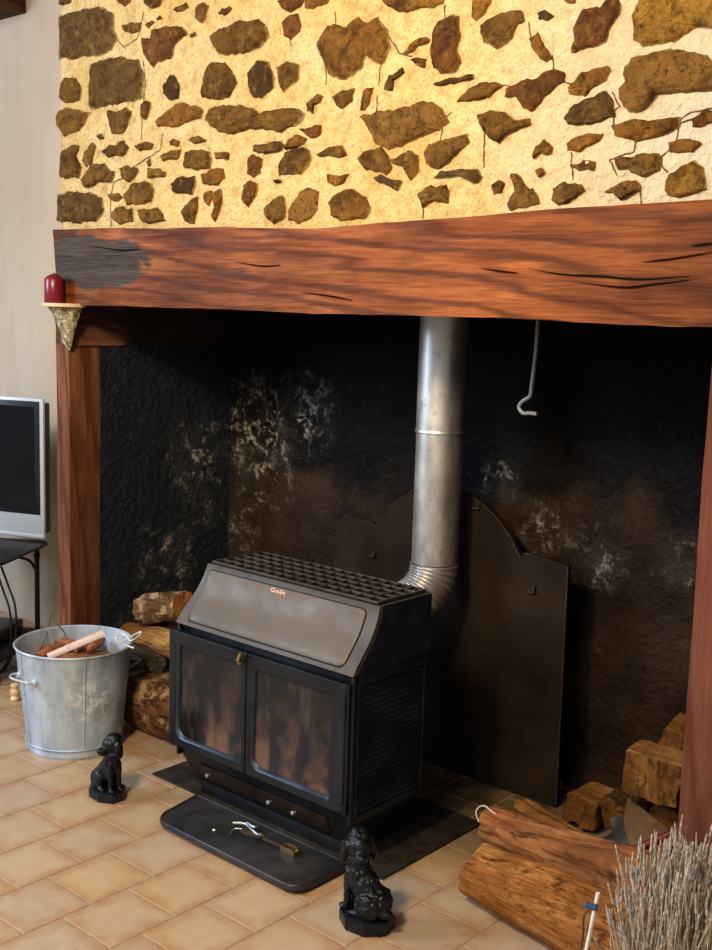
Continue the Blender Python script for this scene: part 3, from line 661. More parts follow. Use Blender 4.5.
# raised front panel following the slope
def patch(bm, u0, u1, t0, t1, r, off, base, nu=40, nv=24, taper=0.0):
    """rounded rectangular raised patch on the canopy front"""
    W = u1-u0; Hh = .20*(t1-t0)
    def P(u, t, o):
        y, z = prof(t); y2, z2 = prof(min(1, t+.02)); y1, z1 = prof(max(0, t-.02))
        d = Vector((0, y2-y1, z2-z1)).normalized(); n = Vector((0, -d.z, d.y))
        return Vector((u, y, z))+n*o
    def outl(ins):
        o = []; rr = max(.002, r-ins)
        for cx, cz, a0 in ((1, 1, 0), (0, 1, 90), (0, 0, 180), (1, 0, 270)):
            for k in range(7):
                a = math.radians(a0+15*k)
                o.append(((W-ins-rr if cx else ins+rr)+rr*math.cos(a), (Hh-ins-rr if cz else ins+rr)+rr*math.sin(a)))
        oo = []
        for i in range(len(o)):
            a, b = o[i], o[(i+1) % len(o)]; n = max(1, int(math.hypot(b[0]-a[0], b[1]-a[1])/.012))
            for k in range(n): oo.append((a[0]+(b[0]-a[0])*k/n, a[1]+(b[1]-a[1])*k/n))
        return oo
    O = outl(0); L = len(O)
    c = (W/2, Hh/2)
    rings = []
    for sc_, of in ((0, base), (.0025, off), (None, off)):
        if sc_ is None: break
        Q = [(c[0]+(a-c[0])*(1-sc_/W*2), c[1]+(b-c[1])*(1-sc_/Hh*2)) for a, b in O]
        rings.append([bm.verts.new(P(u0+a, t0+(t1-t0)*b/Hh, of)) for a, b in Q])
    for A, B in zip(rings, rings[1:]):
        for k in range(L): bm.faces.new([A[k], A[(k+1) % L], B[(k+1) % L], B[k]])
    # fill by shrinking rings toward the long mid line so it follows the curve
    prev = rings[-1]; Q = [(c[0]+(a-c[0])*(1-.0025/W*2), c[1]+(b-c[1])*(1-.0025/Hh*2)) for a, b in O]
    for s_ in (.8, .6, .4, .2, .02):
        ring = [bm.verts.new(P(u0+c[0]+(a-c[0])*(1-(1-s_)*.12), t0+(t1-t0)*(c[1]+(b-c[1])*s_)/Hh, off)) for a, b in Q]
        for k in range(L): bm.faces.new([prev[k], prev[(k+1) % L], ring[(k+1) % L], ring[k]])
        prev = ring
    bmesh.ops.contextual_create(bm, geom=prev)
bm = bmesh.new(); patch(bm, XL+.040, XR-.040, .045, .90, .02, .0030, -.001)
FP = obj('front_panel', bm, 'iron', CN, angle=50)
bm = bmesh.new(); patch(bm, XL+.0425, XR-.0425, .062, .883, .02, .0044, .0020)
obj('panel_face', bm, 'panel', CN, angle=50)
# lettering on the canopy
cu = bpy.data.curves.new('logo', 'FONT'); cu.body = 'Godin'; cu.size = .024; cu.shear = .35; cu.extrude = .0008; cu.offset = .0004
to = bpy.data.objects.new('logo_tmp', cu); COL.objects.link(to); bpy.context.view_layer.update()
me = bpy.data.meshes.new_from_object(to.evaluated_get(bpy.context.evaluated_depsgraph_get()))
bm = bmesh.new(); bm.from_mesh(me); bpy.data.objects.remove(to); bpy.data.meshes.remove(me)
for a in range(24):
    pass
sw = [(.058+.010*math.cos(a), -.004+.0075*math.sin(a), .0006) for a in [i*.35 for i in range(-3, 14)]]
tube(bm, sw, .0012, 5)
for v in bm.verts:
    t = .80+(v.co.y-.008)/.20; y, z = prof(t); y2, z2 = prof(t+.02); d = Vector((0, y2-y, z2-z)).normalized(); n = Vector((0, -d.z, d.y))
    v.co = Vector((-2.312+v.co.x, y, z))+n*(.0052+v.co.z)
obj('lettering', bm, 'logo', CN, recalc=False)
# top grille
bm = bmesh.new(); box(bm, XL+.038, XR-.008, 2.304, YB-.004, .736, .741)
TP = obj('top_plate', bm, 'iron', ST)
bm = bmesh.new()
ny, nx = 5, 15
for k in range(nx+1):
    x = XL+.045+(XR-XL-.061)*k/nx; box(bm, x-.0028, x+.0028, 2.31, YB-.008, .741, .7475, .001, 0, 1)
for k in range(ny+1):
    y = 2.31+(YB-2.318)*k/ny; box(bm, XL+.043, XR-.014, y-.0028, y+.0028, .741, .7472, .001, 0, 1)
obj('top_grille', bm, 'grille', TP, angle=20)
# side ribs
for sgn, xs in ((1, XR-.004), (-1, XL+.004)):
    bm = bmesh.new(); n = 24; z0, z1 = .162, .528
    g = []
    for k in range(n*4+1):
        z = z0+(z1-z0)*k/(n*4); d = (.0010, .0035, .0055, .0040)[k % 4] if 0 < k < n*4 else 0
        g.append((z, d))
    ys = [2.228, 2.232, 2.500, 2.508]
    rows = [[bm.verts.new((xs+sgn*(d if 0 < i < 3 else 0), y, z)) for i, y in enumerate(ys)] for z, d in g]
    for A, B in zip(rows, rows[1:]):
        for i in range(3): bm.faces.new([A[i], A[i+1], B[i+1], B[i]])
    for yy in (2.224, 2.512): box(bm, xs-.001, xs+sgn*.007, yy-.003, yy+.003, .155, .535)
    box(bm, xs-.001, xs+sgn*.007, 2.222, 2.514, .531, .536)
    box(bm, xs-.001, xs+sgn*.007, 2.222, 2.514, .153, .158)
    obj('ribbed_side_panel', bm, 'side', ST, recalc=False, angle=25)
# front jambs + seal strip
for xj in (XR-.014, XL):
    bm = bmesh.new(); box(bm, xj, xj+.014, 2.205, 2.221, .135, .566, .003); obj('corner_jamb', bm, 'door', ST)
bm = bmesh.new(); tube(bm, [(XR-.0185, 2.213, .20), (XR-.0185, 2.213, .50)], .0035, 6); obj('door_seal', bm, 'sealstrip', ST)
# doors
def rrect(x0, x1, z0, z1, rs, seg=7):
    out = []
    for (cx, cz, a0, r) in ((x1, z1, 0, rs[0]), (x0, z1, 90, rs[1]), (x0, z0, 180, rs[2]), (x1, z0, 270, rs[3])):
        sx = -1 if cx == x1 else 1; sz = -1 if cz == z1 else 1
        for k in range(seg):
            a = math.radians(a0+90*k/(seg-1)); out.append((cx+sx*r+r*math.cos(a), cz+sz*r+r*math.sin(a)))
    return out
def door(x0, x1, wx0, wx1, rs, name):
    z0, z1, wz0, wz1 = .170, .538, .196, .498
    bm = bmesh.new(); yf, yb = 2.19, 2.214
    O = rrect(x0, x1, z0, z1, (.004,)*4); I = rrect(wx0, wx1, wz0, wz1, rs); I2 = rrect(wx0+.007, wx1-.005, wz0+.007, wz1-.005, rs)
    R = lambda P, y: [bm.verts.new((a, y, b)) for a, b in P]
    O_ = rrect(x0+.003, x1-.003, z0+.003, z1-.003, (.003,)*4)
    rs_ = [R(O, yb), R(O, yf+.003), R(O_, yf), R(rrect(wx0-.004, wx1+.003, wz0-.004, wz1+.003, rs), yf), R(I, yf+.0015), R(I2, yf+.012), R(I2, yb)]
    n = len(O)
    for ri, (A, B) in enumerate(zip(rs_, rs_[1:])):
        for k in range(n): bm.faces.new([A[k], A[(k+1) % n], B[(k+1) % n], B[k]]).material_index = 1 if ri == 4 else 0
    for k in range(n): bm.faces.new([rs_[-1][k], rs_[-1][(k+1) % n], rs_[0][(k+1) % n], rs_[0][k]])
    D = obj('door', bm, ['door', 'bevelglint'], ST, angle=35)
    bm = bmesh.new(); box(bm, wx0-.004, wx1+.004, yf+.013, yf+.018, wz0-.004, wz1+.004); obj('glass_pane', bm, 'glass', D)
    return D
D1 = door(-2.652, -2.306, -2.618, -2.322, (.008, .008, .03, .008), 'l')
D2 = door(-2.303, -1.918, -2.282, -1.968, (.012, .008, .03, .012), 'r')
# brass handle on the right door, hinges
bm = bmesh.new(); tube(bm, smoothpath([(-2.318, 2.192, .513), (-2.319, 2.176, .515), (-2.313, 2.168, .524), (-2.302, 2.165, .545)], 5), [.006, .006, .006, .006, .006, .007, .0075, .0075, .008, .0075, .0065, .006, .0055, .005, .005, .0045][:16], 8)
ellip(bm, (-2.319, 2.178, .511), (.009, .008, .009)); obj('brass_handle', bm, 'brass', D1)
bm = bmesh.new()
for z in (.525, .185): tube(bm, [(-1.914, 2.196, z-.012), (-1.914, 2.196, z+.012)], .0075, 10); box(bm, -1.935, -1.914, 2.186, 2.2, z-.008, z+.008, .002)
tube(bm, [(-1.914, 2.198, .18), (-1.914, 2.198, .54)], .0045, 8); obj('hinge', bm, 'iron', D2)
# apron with its ash drawer
bm = bmesh.new()
hexa(bm, [(-2.585, 2.262, .045), (-1.955, 2.262, .045), (-1.955, 2.5, .045), (-2.585, 2.5, .045), (-2.64, 2.208, .166), (-1.905, 2.208, .166), (-1.905, 2.5, .166), (-2.632, 2.5, .166)], .003)
AP = obj('apron', bm, 'iron', ST, angle=20)
bm = bmesh.new()
def ap(x, z, o=0): return Vector((x, 2.262-(z-.045)*.054/.121-o, z))
hexa(bm, [ap(-2.545, .068, -.002), ap(-2.01, .068, -.002), ap(-2.01, .12, -.002), ap(-2.545, .12, -.002), ap(-2.545, .068, .005), ap(-2.01, .068, .005), ap(-2.01, .122, .005), ap(-2.545, .122, .005)], .0015)
DR = obj('ash_drawer', bm, 'apron', ST, angle=20)
for x in (-2.505, -2.235, -2.135):
    bm = bmesh.new(); c = ap(x, .094, .005)
    tube(bm, [c, c+Vector((0, -.008, 0)), c+Vector((0, -.010, .0)), c+Vector((0, -.015, 0)), c+Vector((0, -.017, 0))], [.003, .003, .0065, .0065, .004], 10)
    obj('knob', bm, 'rod', DR)
# plinth
bm = bmesh.new(); box(bm, -2.58, -1.96, 2.262, 2.50, .006, .05, .003); obj('plinth', bm, 'iron', ST)
# hearth plate (ash lip)
bm = bmesh.new(); P2 = []
for (cx, cy, a0, r) in ((-1.908, 2.010, 270, .045), (-1.908, 2.215, 0, .004), (-2.545, 2.215, 90, .004), (-2.522, 2.015, 180, .07)):
    sx = -1 if cx > -2 else 1; sy = 1 if cy < 2.1 else -1
    for k in range(8):
        a = math.radians(a0+90*k/7); P2.append(Vector((cx+sx*r+r*math.cos(a), cy+sy*r+r*math.sin(a), .010)))
prism(bm, P2, (0, 0, .014), .004)
box(bm, -2.46, -1.97, 2.06, 2.19, .001, .012)
HP = empty('ash_tray_shelf', (-2.22, 2.11, .0), 'flat dark iron ash shelf with rounded corners on the floor before the stove doors', 'shelf')
obj('shelf_plate', bm, 'plate', HP, angle=35)
bm = bmesh.new(); n = len(P2); c = sum(P2, Vector())/n
rim = [p.lerp(c, .02)+Vector((0, 0, .0145)) for p in P2]; tube(bm, rim, .0028, 6, closed=True); obj('raised_rim', bm, 'plate', HP)
# lifting tool lying on the plate
TL = empty('stove_tool', (-2.18, 2.10, .025), 'small rusty iron lifting tool with steel jaws lying on the ash shelf', 'tool')
zt = .030
def ft(px, py, z=zt): return at(px, py, z=z)
bm = bmesh.new(); tube(bm, [ft(262, 838), ft(284, 848)], [.0065, .0055], 8); tube(bm, [ft(243, 832), ft(262, 838)], [.010, .008], 8); ellip(bm, ft(245, 831), (.018, .014, .007)); obj('iron_shaft', bm, 'firebackE', TL)
bm = bmesh.new(); a, b = ft(284, 848), ft(296, 853); u = (b-a).normalized(); w = Vector((-u.y, u.x, 0))
for s_ in (-1, 1): 
    q = [a+w*s_*.011-w*.0035, b+w*s_*.011-w*.0035, b+w*s_*.011+w*.0035, a+w*s_*.011+w*.0035]; prism(bm, [p-Vector((0, 0, .006)) for p in q], (0, 0, .018), .001)
q = [a-w*.012-u*.004, a-w*.012+u*.004, a+w*.012+u*.004, a+w*.012-u*.004]; prism(bm, [p-Vector((0, 0, .006)) for p in q], (0, 0, .018), .001)
q = [b-w*.014-u*.003, b-w*.014+u*.004, b+w*.014+u*.004, b+w*.014-u*.003]; prism(bm, [p-Vector((0, 0, .006)) for p in q], (0, 0, .012), .001); obj('brass_fork', bm, 'brass', TL)
bm = bmesh.new(); tube(bm, smoothpath([ft(233, 823, .040), ft(245, 824, .042), ft(252, 830, .042), ft(258, 835, .040)], 5), .0045, 6)
tube(bm, smoothpath([ft(247, 823, .042), ft(254, 827, .042), ft(262, 826, .037)], 5), .004, 6); tube(bm, smoothpath([ft(242, 829, .034), ft(234, 829, .032), ft(230, 835, .028)], 5), .0025, 6); obj('steel_jaw', bm, 'steel', TL)
bm = bmesh.new(); c = ft(260, 836, .036); prism(bm, [c+Vector((.013*math.cos(a+.3), .013*math.sin(a+.3), 0)) for a in (0, PI/2, PI, 3*PI/2)], (0, 0, .006), .001); ellip(bm, c+Vector((0, 0, .006)), (.005, .005, .003)); obj('square_nut', bm, 'steel', TL)
bm = bmesh.new(); ellip(bm, ft(214, 830, .026), (.006, .005, .003)); o = obj('white_crumb', bm, 'string', base=ft(214, 830, .0245)); setp(o, 'tiny white crumb on the left of the ash shelf', 'debris')
# pad under the stove
bm = bmesh.new(); box(bm, -2.80, -1.812, 2.245, 2.72, .001, .007, .001); o = obj('hearth_pad', bm, 'pad', base=(-2.3, 2.48, 0)); setp(o, 'scorched dark metal hearth sheet on the tiles under the stove', 'hearth sheet')
# ============================================================ FLUE
FL = empty('flue_pipe', (-2.142, 2.86, .735), 'tall silver metal flue pipe rising from the back of the stove', 'flue pipe')
cx, cyy, pr_ = -2.142, 2.86, .0740
def cyl(bm, z0, z1, r, seg=56, rib=False): lathe(bm, [(r-.002, z0), (r, z0+.002), (r, z1-.002), (r-.002, z1)], (cx, cyy, 0), seg)
bm = bmesh.new(); cyl(bm, .735, 1.165, pr_); obj('lower_section', bm, 'pipe', FL)
bm = bmesh.new(); cyl(bm, 1.165, 1.755, pr_+.0015); obj('upper_section', bm, 'pipe', FL)
bm = bmesh.new(); lathe(bm, [(pr_, 1.155), (pr_+.004, 1.158), (pr_+.004, 1.164), (pr_, 1.170)], (cx, cyy, 0), 56); obj('joint_ring', bm, 'pipe', FL)
bm = bmesh.new(); dirv = Vector((-.10, -.30, 0)).normalized(); Rb = .135
cen = Vector((cx, cyy, .735))+dirv*Rb; rings = []; seg = 40; n = 88
for k in range(n+1):
    a = (PI/2)*k/n; p = cen-dirv*Rb*math.cos(a)+Vector((0, 0, -Rb*math.sin(a)))
    nrm = (p-cen).normalized(); bin_ = nrm.cross(Vector((0, 0, -1))*math.cos(a)+dirv*math.sin(a)).normalized()
    r = pr_+.002+.0035*math.sin(2*PI*k/8.0)
    rings.append([bm.verts.new(p+(nrm*math.cos(2*PI*q/seg)+bin_*math.sin(2*PI*q/seg))*r) for q in range(seg)])
end = cen+Vector((0, 0, -Rb))+dirv*.20
nrm = Vector((0, 0, -1)); bin_ = nrm.cross(dirv)
rings.append([bm.verts.new(end+(nrm*math.cos(2*PI*q/seg)+bin_*math.sin(2*PI*q/seg))*pr_) for q in range(seg)])
for A, B in zip(rings, rings[1:]):
    for q in range(seg): bm.faces.new([A[q], A[(q+1) % seg], B[(q+1) % seg], B[q]])
obj('ribbed_elbow', bm, 'pipe', FL, angle=60)
# ============================================================ FIREBACK
FB = empty('fireback', (-2.2, 2.98, 0), 'large dark iron fireback plate with arched top standing behind the flue', 'fireback')
half = [(-1.715, .002), (-1.722, .778), (-1.880, .792), (-1.893, .775), (-1.905, .790), (-1.935, .835), (-1.985, .885), (-2.045, .925), (-2.11, .952), (-2.19, .965)]
left = [(-2.27, .958), (-2.335, .932), (-2.39, .895), (-2.44, .85), (-2.475, .812), (-2.488, .793), (-2.50, .785), (-2.512, .797), (-2.64, .802), (-2.675, .60), (-2.69, .002)]
bm = bmesh.new(); prism(bm, [Vector((x, 2.98, z)) for x, z in half+left], (0, .022, 0), .003, 0); obj('plate', bm, 'fireback', FB, angle=30)
bm = bmesh.new(); tube(bm, [(x, 2.979, z) for x, z in half+left], .0025, 6, closed=True); obj('rim_moulding', bm, 'firebackE', FB)
for px, py in ((372, 556), (531, 592), (476, 508)):
    bm = bmesh.new(); p = at(px, py, y=2.975); box(bm, p.x-.012, p.x+.012, 2.967, 2.982, p.z-.004, p.z+.004, .002); box(bm, p.x+.006, p.x+.014, 2.969, 2.982, p.z-.004, p.z+.02, .002); obj('lug', bm, 'firebackE', FB)
# hook
bm = bmesh.new(); hy = 2.85
pp = [at(a, b, y=hy) for a, b in ((539, 316), (536, 352), (532, 384), (530, 396), (523, 401), (519, 407), (523, 413), (530, 413), (537, 414))]
pp[0].z = 1.735
tube(bm, [pp[0], pp[1]]+smoothpath(pp[1:], 5)[1:], .0062, 8); o = obj('iron_hook', bm, 'rod', base=pp[-1]); setp(o, 'grey iron rod with hooked end hanging inside the chimney right of flue', 'hook')
# ============================================================ LOGS
def log(label, p0, p1, r0, r1, mat='log_split', end='log_end', flat=None, bend=None, squash=1.0, amp=.10, seed=0, twist=0, corners=None, nl=26, ns=40, roll=0, kind='firewood_log', group=None, up=None):
    """one log from p0 to p1; corners -> split section with that many flat faces"""
    p0, p1 = Vector(p0), Vector(p1); ax = (p1-p0); L = ax.length; ax.normalize()
    upv = Vector(up) if up else Vector((0, 0, 1)); s_ = ax.cross(upv).normalized(); u_ = s_.cross(ax).normalized()
    bm = bmesh.new(); rings = []
    def rad(a, i):
        if corners:
            best = 9
            for (ca, cd) in corners:
                c = math.cos(a-math.radians(ca))
                if c > .05: best = min(best, cd/c)
            return min(best, 1.12)
        return 1.0
    for i in range(nl+1):
        t = i/nl; c = p0.lerp(p1, t)
        if bend: c = c+Vector(bend)*(4*t*(1-t))
        R = r0+(r1-r0)*t; ring = []
        for k in range(ns):
            a = 2*PI*k/ns; q = rad(a, i)
            d = s_*math.cos(a+roll+twist*t)+u_*math.sin(a+roll+twist*t)*squash
            pt = Vector((math.cos(a)*1.2, math.sin(a)*1.2, t*L*6+seed*7.3))
            nz = noise.noise(pt)*amp+noise.noise(pt*3.1)*amp*.5+noise.noise(pt*Vector((6, 6, 1.2)))*amp*.5
            e = 1 if 0 < i < nl else .97
            off = ax*(noise.noise(Vector((math.cos(a)*2, math.sin(a)*2, seed+(5 if i else 0))))*.010 if i in (0, nl) else 0)
            ring.append(bm.verts.new(c+d*R*(q+nz)*e+off))
        rings.append(ring)
    for A, B in zip(rings, rings[1:]):
        for k in range(ns): bm.faces.new([A[k], A[(k+1) % ns], B[(k+1) % ns], B[k]])
    for ring, cc, sg in ((rings[0], p0, -1), (rings[-1], p1, 1)):
        prev = ring
        for f in (.66, .33):
            nr = [bm.verts.new(cc+(v.co-cc)*f+ax*noise.noise(v.co*40)*.003) for v in ring]
            for k in range(ns): bm.faces.new([prev[k], prev[(k+1) % ns], nr[(k+1) % ns], nr[k]]).material_index = 1
            prev = nr
        cv = bm.verts.new(cc)
        for k in range(ns): bm.faces.new([prev[k], prev[(k+1) % ns], cv]).material_index = 1
    # never below the floor
    mz = min(v.co.z for v in bm.verts)
    if mz < .001:
        for v in bm.verts: v.co.z += .001-mz
    base = (p0+p1)/2; base.z = min(v.co.z for v in bm.verts)
    o = obj(kind, bm, [mat, end], base=base, angle=55); setp(o, label, 'firewood', group); return o
HALF = [(90, 1.0), (180, .9), (0, .9), (-60, .75), (240, .75), (-90, .7)]
SPL = [(100, .62), (210, .72), (330, .72), (30, .9), (155, .85)]
SQ = [(0, .85), (90, .7), (180, .85), (270, .7)]
# right pile
GR = 'firewood stacked right of the stove'
log('large split orange log at the front bottom of the right pile', (-1.585, 2.362, .056), (-1.0, 2.275, .076), .066, .088, 'log_split', 'log_end', corners=[(-125, .86), (75, .9), (0, 1), (-80, .9), (165, 1.0), (35, .95)], amp=.12, seed=1, ns=72, nl=48, group=GR)
log('long curved log with smooth pinkish bark resting on the front orange log', (-1.635, 2.483, .146), (-1.085, 2.440, .182), .046, .066, 'log_pink', 'log_end', bend=(0, 0, -.010), corners=[(80, .86), (-100, .95), (0, 1), (180, 1)], amp=.12, seed=2, ns=56, nl=40, group=GR)
log('thin dark split log with a grey end, just behind the pinkish log', at(503, 818, y=2.585), at(568, 846, y=2.555), .024, .027, 'log_dark', 'log_enddark', squash=.9, amp=.2, seed=3, group=GR)
log('pale yellow-orange split log leaning toward the fireback with a dark end', at(522, 806, y=2.71), at(590, 848, y=2.635), .036, .034, 'log_yel', 'log_enddark', corners=SPL, amp=.16, seed=4, group=GR)
log('short log lying at the bottom underneath the thin dark log', (-1.66, 2.63, .055), (-1.39, 2.60, .057), .052, .052, 'log_dark', 'log_end', amp=.10, seed=14, group=GR)
c = at(580, 812, y=2.88)
log('yellow split block lying against the sooty wall beside the fireback', c+Vector((-.015, .15, .0)), c, .056, .060, 'log_yel', 'log_face', corners=SQ, amp=.14, seed=5, group=GR, roll=.1)
c = at(612, 812, y=2.86)
log('brown split log right of the yellow block at the foot of the back wall', c+Vector((.0, .20, .01)), c, .05, .052, 'log_dark', 'log_face', corners=SPL, amp=.14, seed=6, group=GR, roll=.2)
log('low split log filling the pile underneath the ash pan', (-1.27, 2.83, .05), (-1.02, 2.80, .05), .045, .045, 'log_yel', 'log_end', corners=SPL, amp=.14, seed=15, group=GR)
log('log in the shadow between the pinkish log and the ash pan', (-1.36, 2.63, .05), (-1.08, 2.58, .055), .052, .052, 'log_split', 'log_end', amp=.14, seed=16, group=GR)
FULL = [(4, .72), (90, .62), (184, .72), (270, .64)]
c = at(651, 779, y=2.70)
log('big square split log with a broad orange face high on the right pile', c+Vector((-.012, .085, .012)), c, .098, .104, 'log_yel', 'log_face', corners=FULL, amp=.06, seed=7, group=GR, roll=.06, ns=64)
c = at(676, 748, y=2.86)
log('topmost log of the right pile, partly behind the post', c+Vector((-.02, .14, .0)), c, .070, .070, 'log_yel', 'log_face', corners=FULL, amp=.10, seed=8, group=GR, roll=.25)
c = at(664, 822, y=2.78)
log('small yellow log directly under the square split log', c+Vector((-.03, .2, .0)), c, .045, .045, 'log_yel', 'log_face', amp=.12, seed=9, group=GR)
log('log standing under the topmost log in the back right corner', (-1.30, 3.0, .222), (-1.08, 2.96, .222), .062, .062, 'log_dark', 'log_end', amp=.12, seed=18, group=GR)
log('low log hidden at the back right corner supporting the pile', (-1.30, 3.03, .08), (-1.06, 2.98, .08), .06, .06, 'log_dark', 'log_end', amp=.12, seed=17, group=GR)
# narrow plank upright between fireback and pile
bm = bmesh.new(); a = at(551, 776, y=3.06); b_ = at(560, 776, y=3.06)
hexa(bm, [(a.x, 3.05, 0), (b_.x, 3.05, 0), (b_.x, 3.08, 0), (a.x, 3.08, 0), (a.x, 3.05, a.z), (b_.x, 3.05, a.z-.012), (b_.x, 3.08, a.z-.012), (a.x, 3.08, a.z)], .002)
o = obj('wood_offcut', bm, 'log_yel', base=(a.x, 3.06, 0)); setp(o, 'narrow pale wood offcut standing upright beside the fireback edge', 'firewood')
# left pile
GL = 'firewood stacked left of the stove'
log('thick bottom log with pale patchy bark between bucket and stove', (-3.215, 2.515, .098), (-2.915, 2.515, .100), .104, .106, 'log_white', 'log_end', corners=[(-90, .80), (90, .95), (0, 1), (180, 1), (-30, .97), (-150, .97)], amp=.05, seed=21, group=GL, ns=56)
log('dark grey split log end lying on the patchy bottom log', (-3.34, 2.60, .232), (-3.13, 2.53, .230), .042, .044, 'log_grey', 'log_enddark', corners=SPL, amp=.14, seed=22, group=GL)
log('small round orange log end low beside the left stove door', at(166, 684, y=2.57), at(166, 684, y=2.57)+Vector((.0, .30, 0)), .040, .042, 'log_yel', 'log_end', amp=.07, seed=23, group=GL)
log('long yellowish barked log lying across the middle of the left pile', at(112, 632, y=2.68)+Vector((.0, .0, .0)), at(184, 648, y=2.67), .050, .060, 'log_yel', 'log_end', amp=.09, seed=24, group=GL, ns=48)
log('chunky brown barked log on top of the left pile', at(144, 610, y=2.68), at(184, 606, y=2.70), .055, .062, 'log_white', 'log_end', amp=.2, seed=25, group=GL, ns=48)
log('orange split slab leaning behind the top left corner of the stove', at(176, 626, y=2.76), at(204, 592, y=2.78), .045, .035, 'log_split', 'log_end', squash=.6, amp=.15, seed=26, group=GL)
log('log in the dark at the bottom of the left pile behind the patchy one', (-3.30, 2.71, .07), (-2.86, 2.70, .07), .07, .07, 'log_dark', 'log_end', amp=.1, seed=27, group=GL)
log('shadowed log in the second row of the left pile', (-3.36, 2.80, .20), (-2.9, 2.78, .20), .065, .065, 'log_dark', 'log_end', amp=.1, seed=28, group=GL)
# wire loop by the pinkish log
bm = bmesh.new(); q = [at(a, b, y=2.47) for a, b in ((479, 822), (476, 813), (479, 807), (485, 806), (490, 810), (497, 815))]
tube(bm, smoothpath(q, 5), .0022, 6); o = obj('wire_loop', bm, 'string', base=q[0]); setp(o, 'thin bent wire loop at the left end of the pinkish log', 'wire')
# ============================================================ ASH PAN + handle tool
PN = empty('ash_pan', at(628, 845, y=2.66), 'tarnished metal ash shovel scoop lying on the right log pile', 'ash shovel')
A = at(628, 797, y=2.76); B = at(672, 832, y=2.70); C_ = at(632, 849, y=2.58); D_ = at(600, 838, y=2.62); E_ = at(610, 818, y=2.70)
bm = bmesh.new()
def sheet(bm, rows, th=.003):
    g = [[bm.verts.new(p) for p in r] for r in rows]; nrm = Vector((.3, .4, -.8)).normalized()*th
    g2 = [[bm.verts.new(Vector(p)+nrm) for p in r] for r in rows]; m, n = len(g), len(g[0])
    for i in range(m-1):
        for j in range(n-1):
            bm.faces.new([g[i][j], g[i][j+1], g[i+1][j+1], g[i+1][j]]); bm.faces.new([g2[i][j], g2[i+1][j], g2[i+1][j+1], g2[i][j+1]])
    for i in range(m-1):
        for j in (0, n-1): bm.faces.new([g[i][j], g[i+1][j], g2[i+1][j], g2[i][j]])
    for j in range(n-1):
        for i in (0, m-1): bm.faces.new([g[i][j], g[i][j+1], g2[i][j+1], g2[i][j]])
rows = []
n = 12
for i in range(n+1):
    t = i/n; lo = C_.lerp(B, t); hi = A.lerp(A.lerp(B, .9), t)
    rows.append([lo.lerp(hi, s/8)+Vector((-.010, -.014, .0))*math.sin(PI*s/8)*(1-t) for s in range(9)])
sheet(bm, rows); obj('scoop_blade', bm, 'pan', PN, angle=60)
bm = bmesh.new(); rows = []
for i in range(n+1):
    t = i/n; lo = D_.lerp(C_, t)+Vector((0, 0, -.006*math.sin(PI*t))); hi = E_.lerp(A.lerp(C_, .35), t)
    rows.append([lo.lerp(hi, s/8)+Vector((.012, .012, -.012))*math.sin(PI*s/8)*(1-t) for s in range(9)])
sheet(bm, rows); obj('scoop_lip', bm, 'panlip', PN, angle=60)
HB = empty('hearth_brush', at(640, 848, y=2.5), 'maroon painted wooden handle lying across the right logs above the lavender', 'tool handle')
a, b = at(611, 861, y=2.50), at(682, 829, y=2.57)
bm = bmesh.new(); tube(bm, [a.lerp(b, t) for t in (.08, .12, .3, .5, .8, 1.0)], [.009, .0115, .012, .011, .010, .0095], 12); obj('painted_handle', bm, 'maroon', HB)
bm = bmesh.new(); tube(bm, [a.lerp(b, t) for t in (-.02, 0, .05, .085)], [.006, .009, .010, .009], 12); obj('pale_tip', bm, 'log_end', HB)
# ============================================================ BUCKET
BK = empty('zinc_bucket', (-3.212, 2.232, 0), 'large galvanised zinc bucket of kindling standing before the left post', 'bucket')
bc = Vector((-3.212, 2.232, 0)); hb = .364; rb, rt = .160, .197
bm = bmesh.new()
pf = [(0, .020), (rb-.006, .020), (rb-.004, .022)]+[(rb+(rt-rb)*t-.003, .022+(hb-.022)*t) for t in (.25, .5, .75, .97)]+[(rt-.003, hb), (rt+.003, hb+.004), (rt+.007, hb), (rt+.003, hb-.005)]+[(rb+(rt-rb)*t, hb*t) for t in (.95, .75, .5, .25, .1)]+[(rb+.002, .03), (rb+.002, .012), (rb+.004, .008), (rb+.001, .001), (rb-.004, .001), (rb-.004, .018), (0, .018)]
lathe(bm, pf, bc, 72); BB = obj('body', bm, 'zinc', BK, angle=50)
bm = bmesh.new(); tube(bm, [bc+Vector((rr*math.cos(a), rr*math.sin(a), z)) for a in [2*PI*k/60 for k in range(60)] for rr, z in ((rb+.0055, .032),)], .003, 6, closed=True); obj('base_hoop', bm, 'zinc', BB)
def polar(ang, r, z): return bc+Vector((r*math.cos(ang), r*math.sin(ang), z))
a_cam = math.atan2(-bc.y, -bc.x)
rz_ = lambda z: rb+(rt-rb)*z/hb
for da in (-1.10, .18):      # vertical seams
    bm = bmesh.new(); tube(bm, [polar(a_cam+da, rz_(z)+.001, z) for z in (.035, .12, .2, .28, .352)], .0025, 6); obj('seam', bm, 'zinc', BB)
# left drop handle
bm = bmesh.new(); al = a_cam-1.02
q = [polar(al+.28, rz_(.27)+.004, .268), polar(al+.22, rz_(.27)+.03, .275), polar(al, rz_(.27)+.052, .285), polar(al-.22, rz_(.27)+.03, .28), polar(al-.28, rz_(.27)+.004, .275)]
tube(bm, smoothpath(q, 6), .004, 8)
for d in (.28, -.28): ellip(bm, polar(al+d, rz_(.27)+.002, .27), (.011, .011, .014))
obj('side_handle', bm, 'zinc', BK)
bm = bmesh.new(); ar = a_cam+1.75
q = [polar(ar+.25, rz_(.27)+.004, .27), polar(ar, rz_(.27)+.045, .28), polar(ar-.25, rz_(.27)+.004, .27)]; tube(bm, smoothpath(q, 8), .004, 8); obj('side_handle', bm, 'zinc', BK)
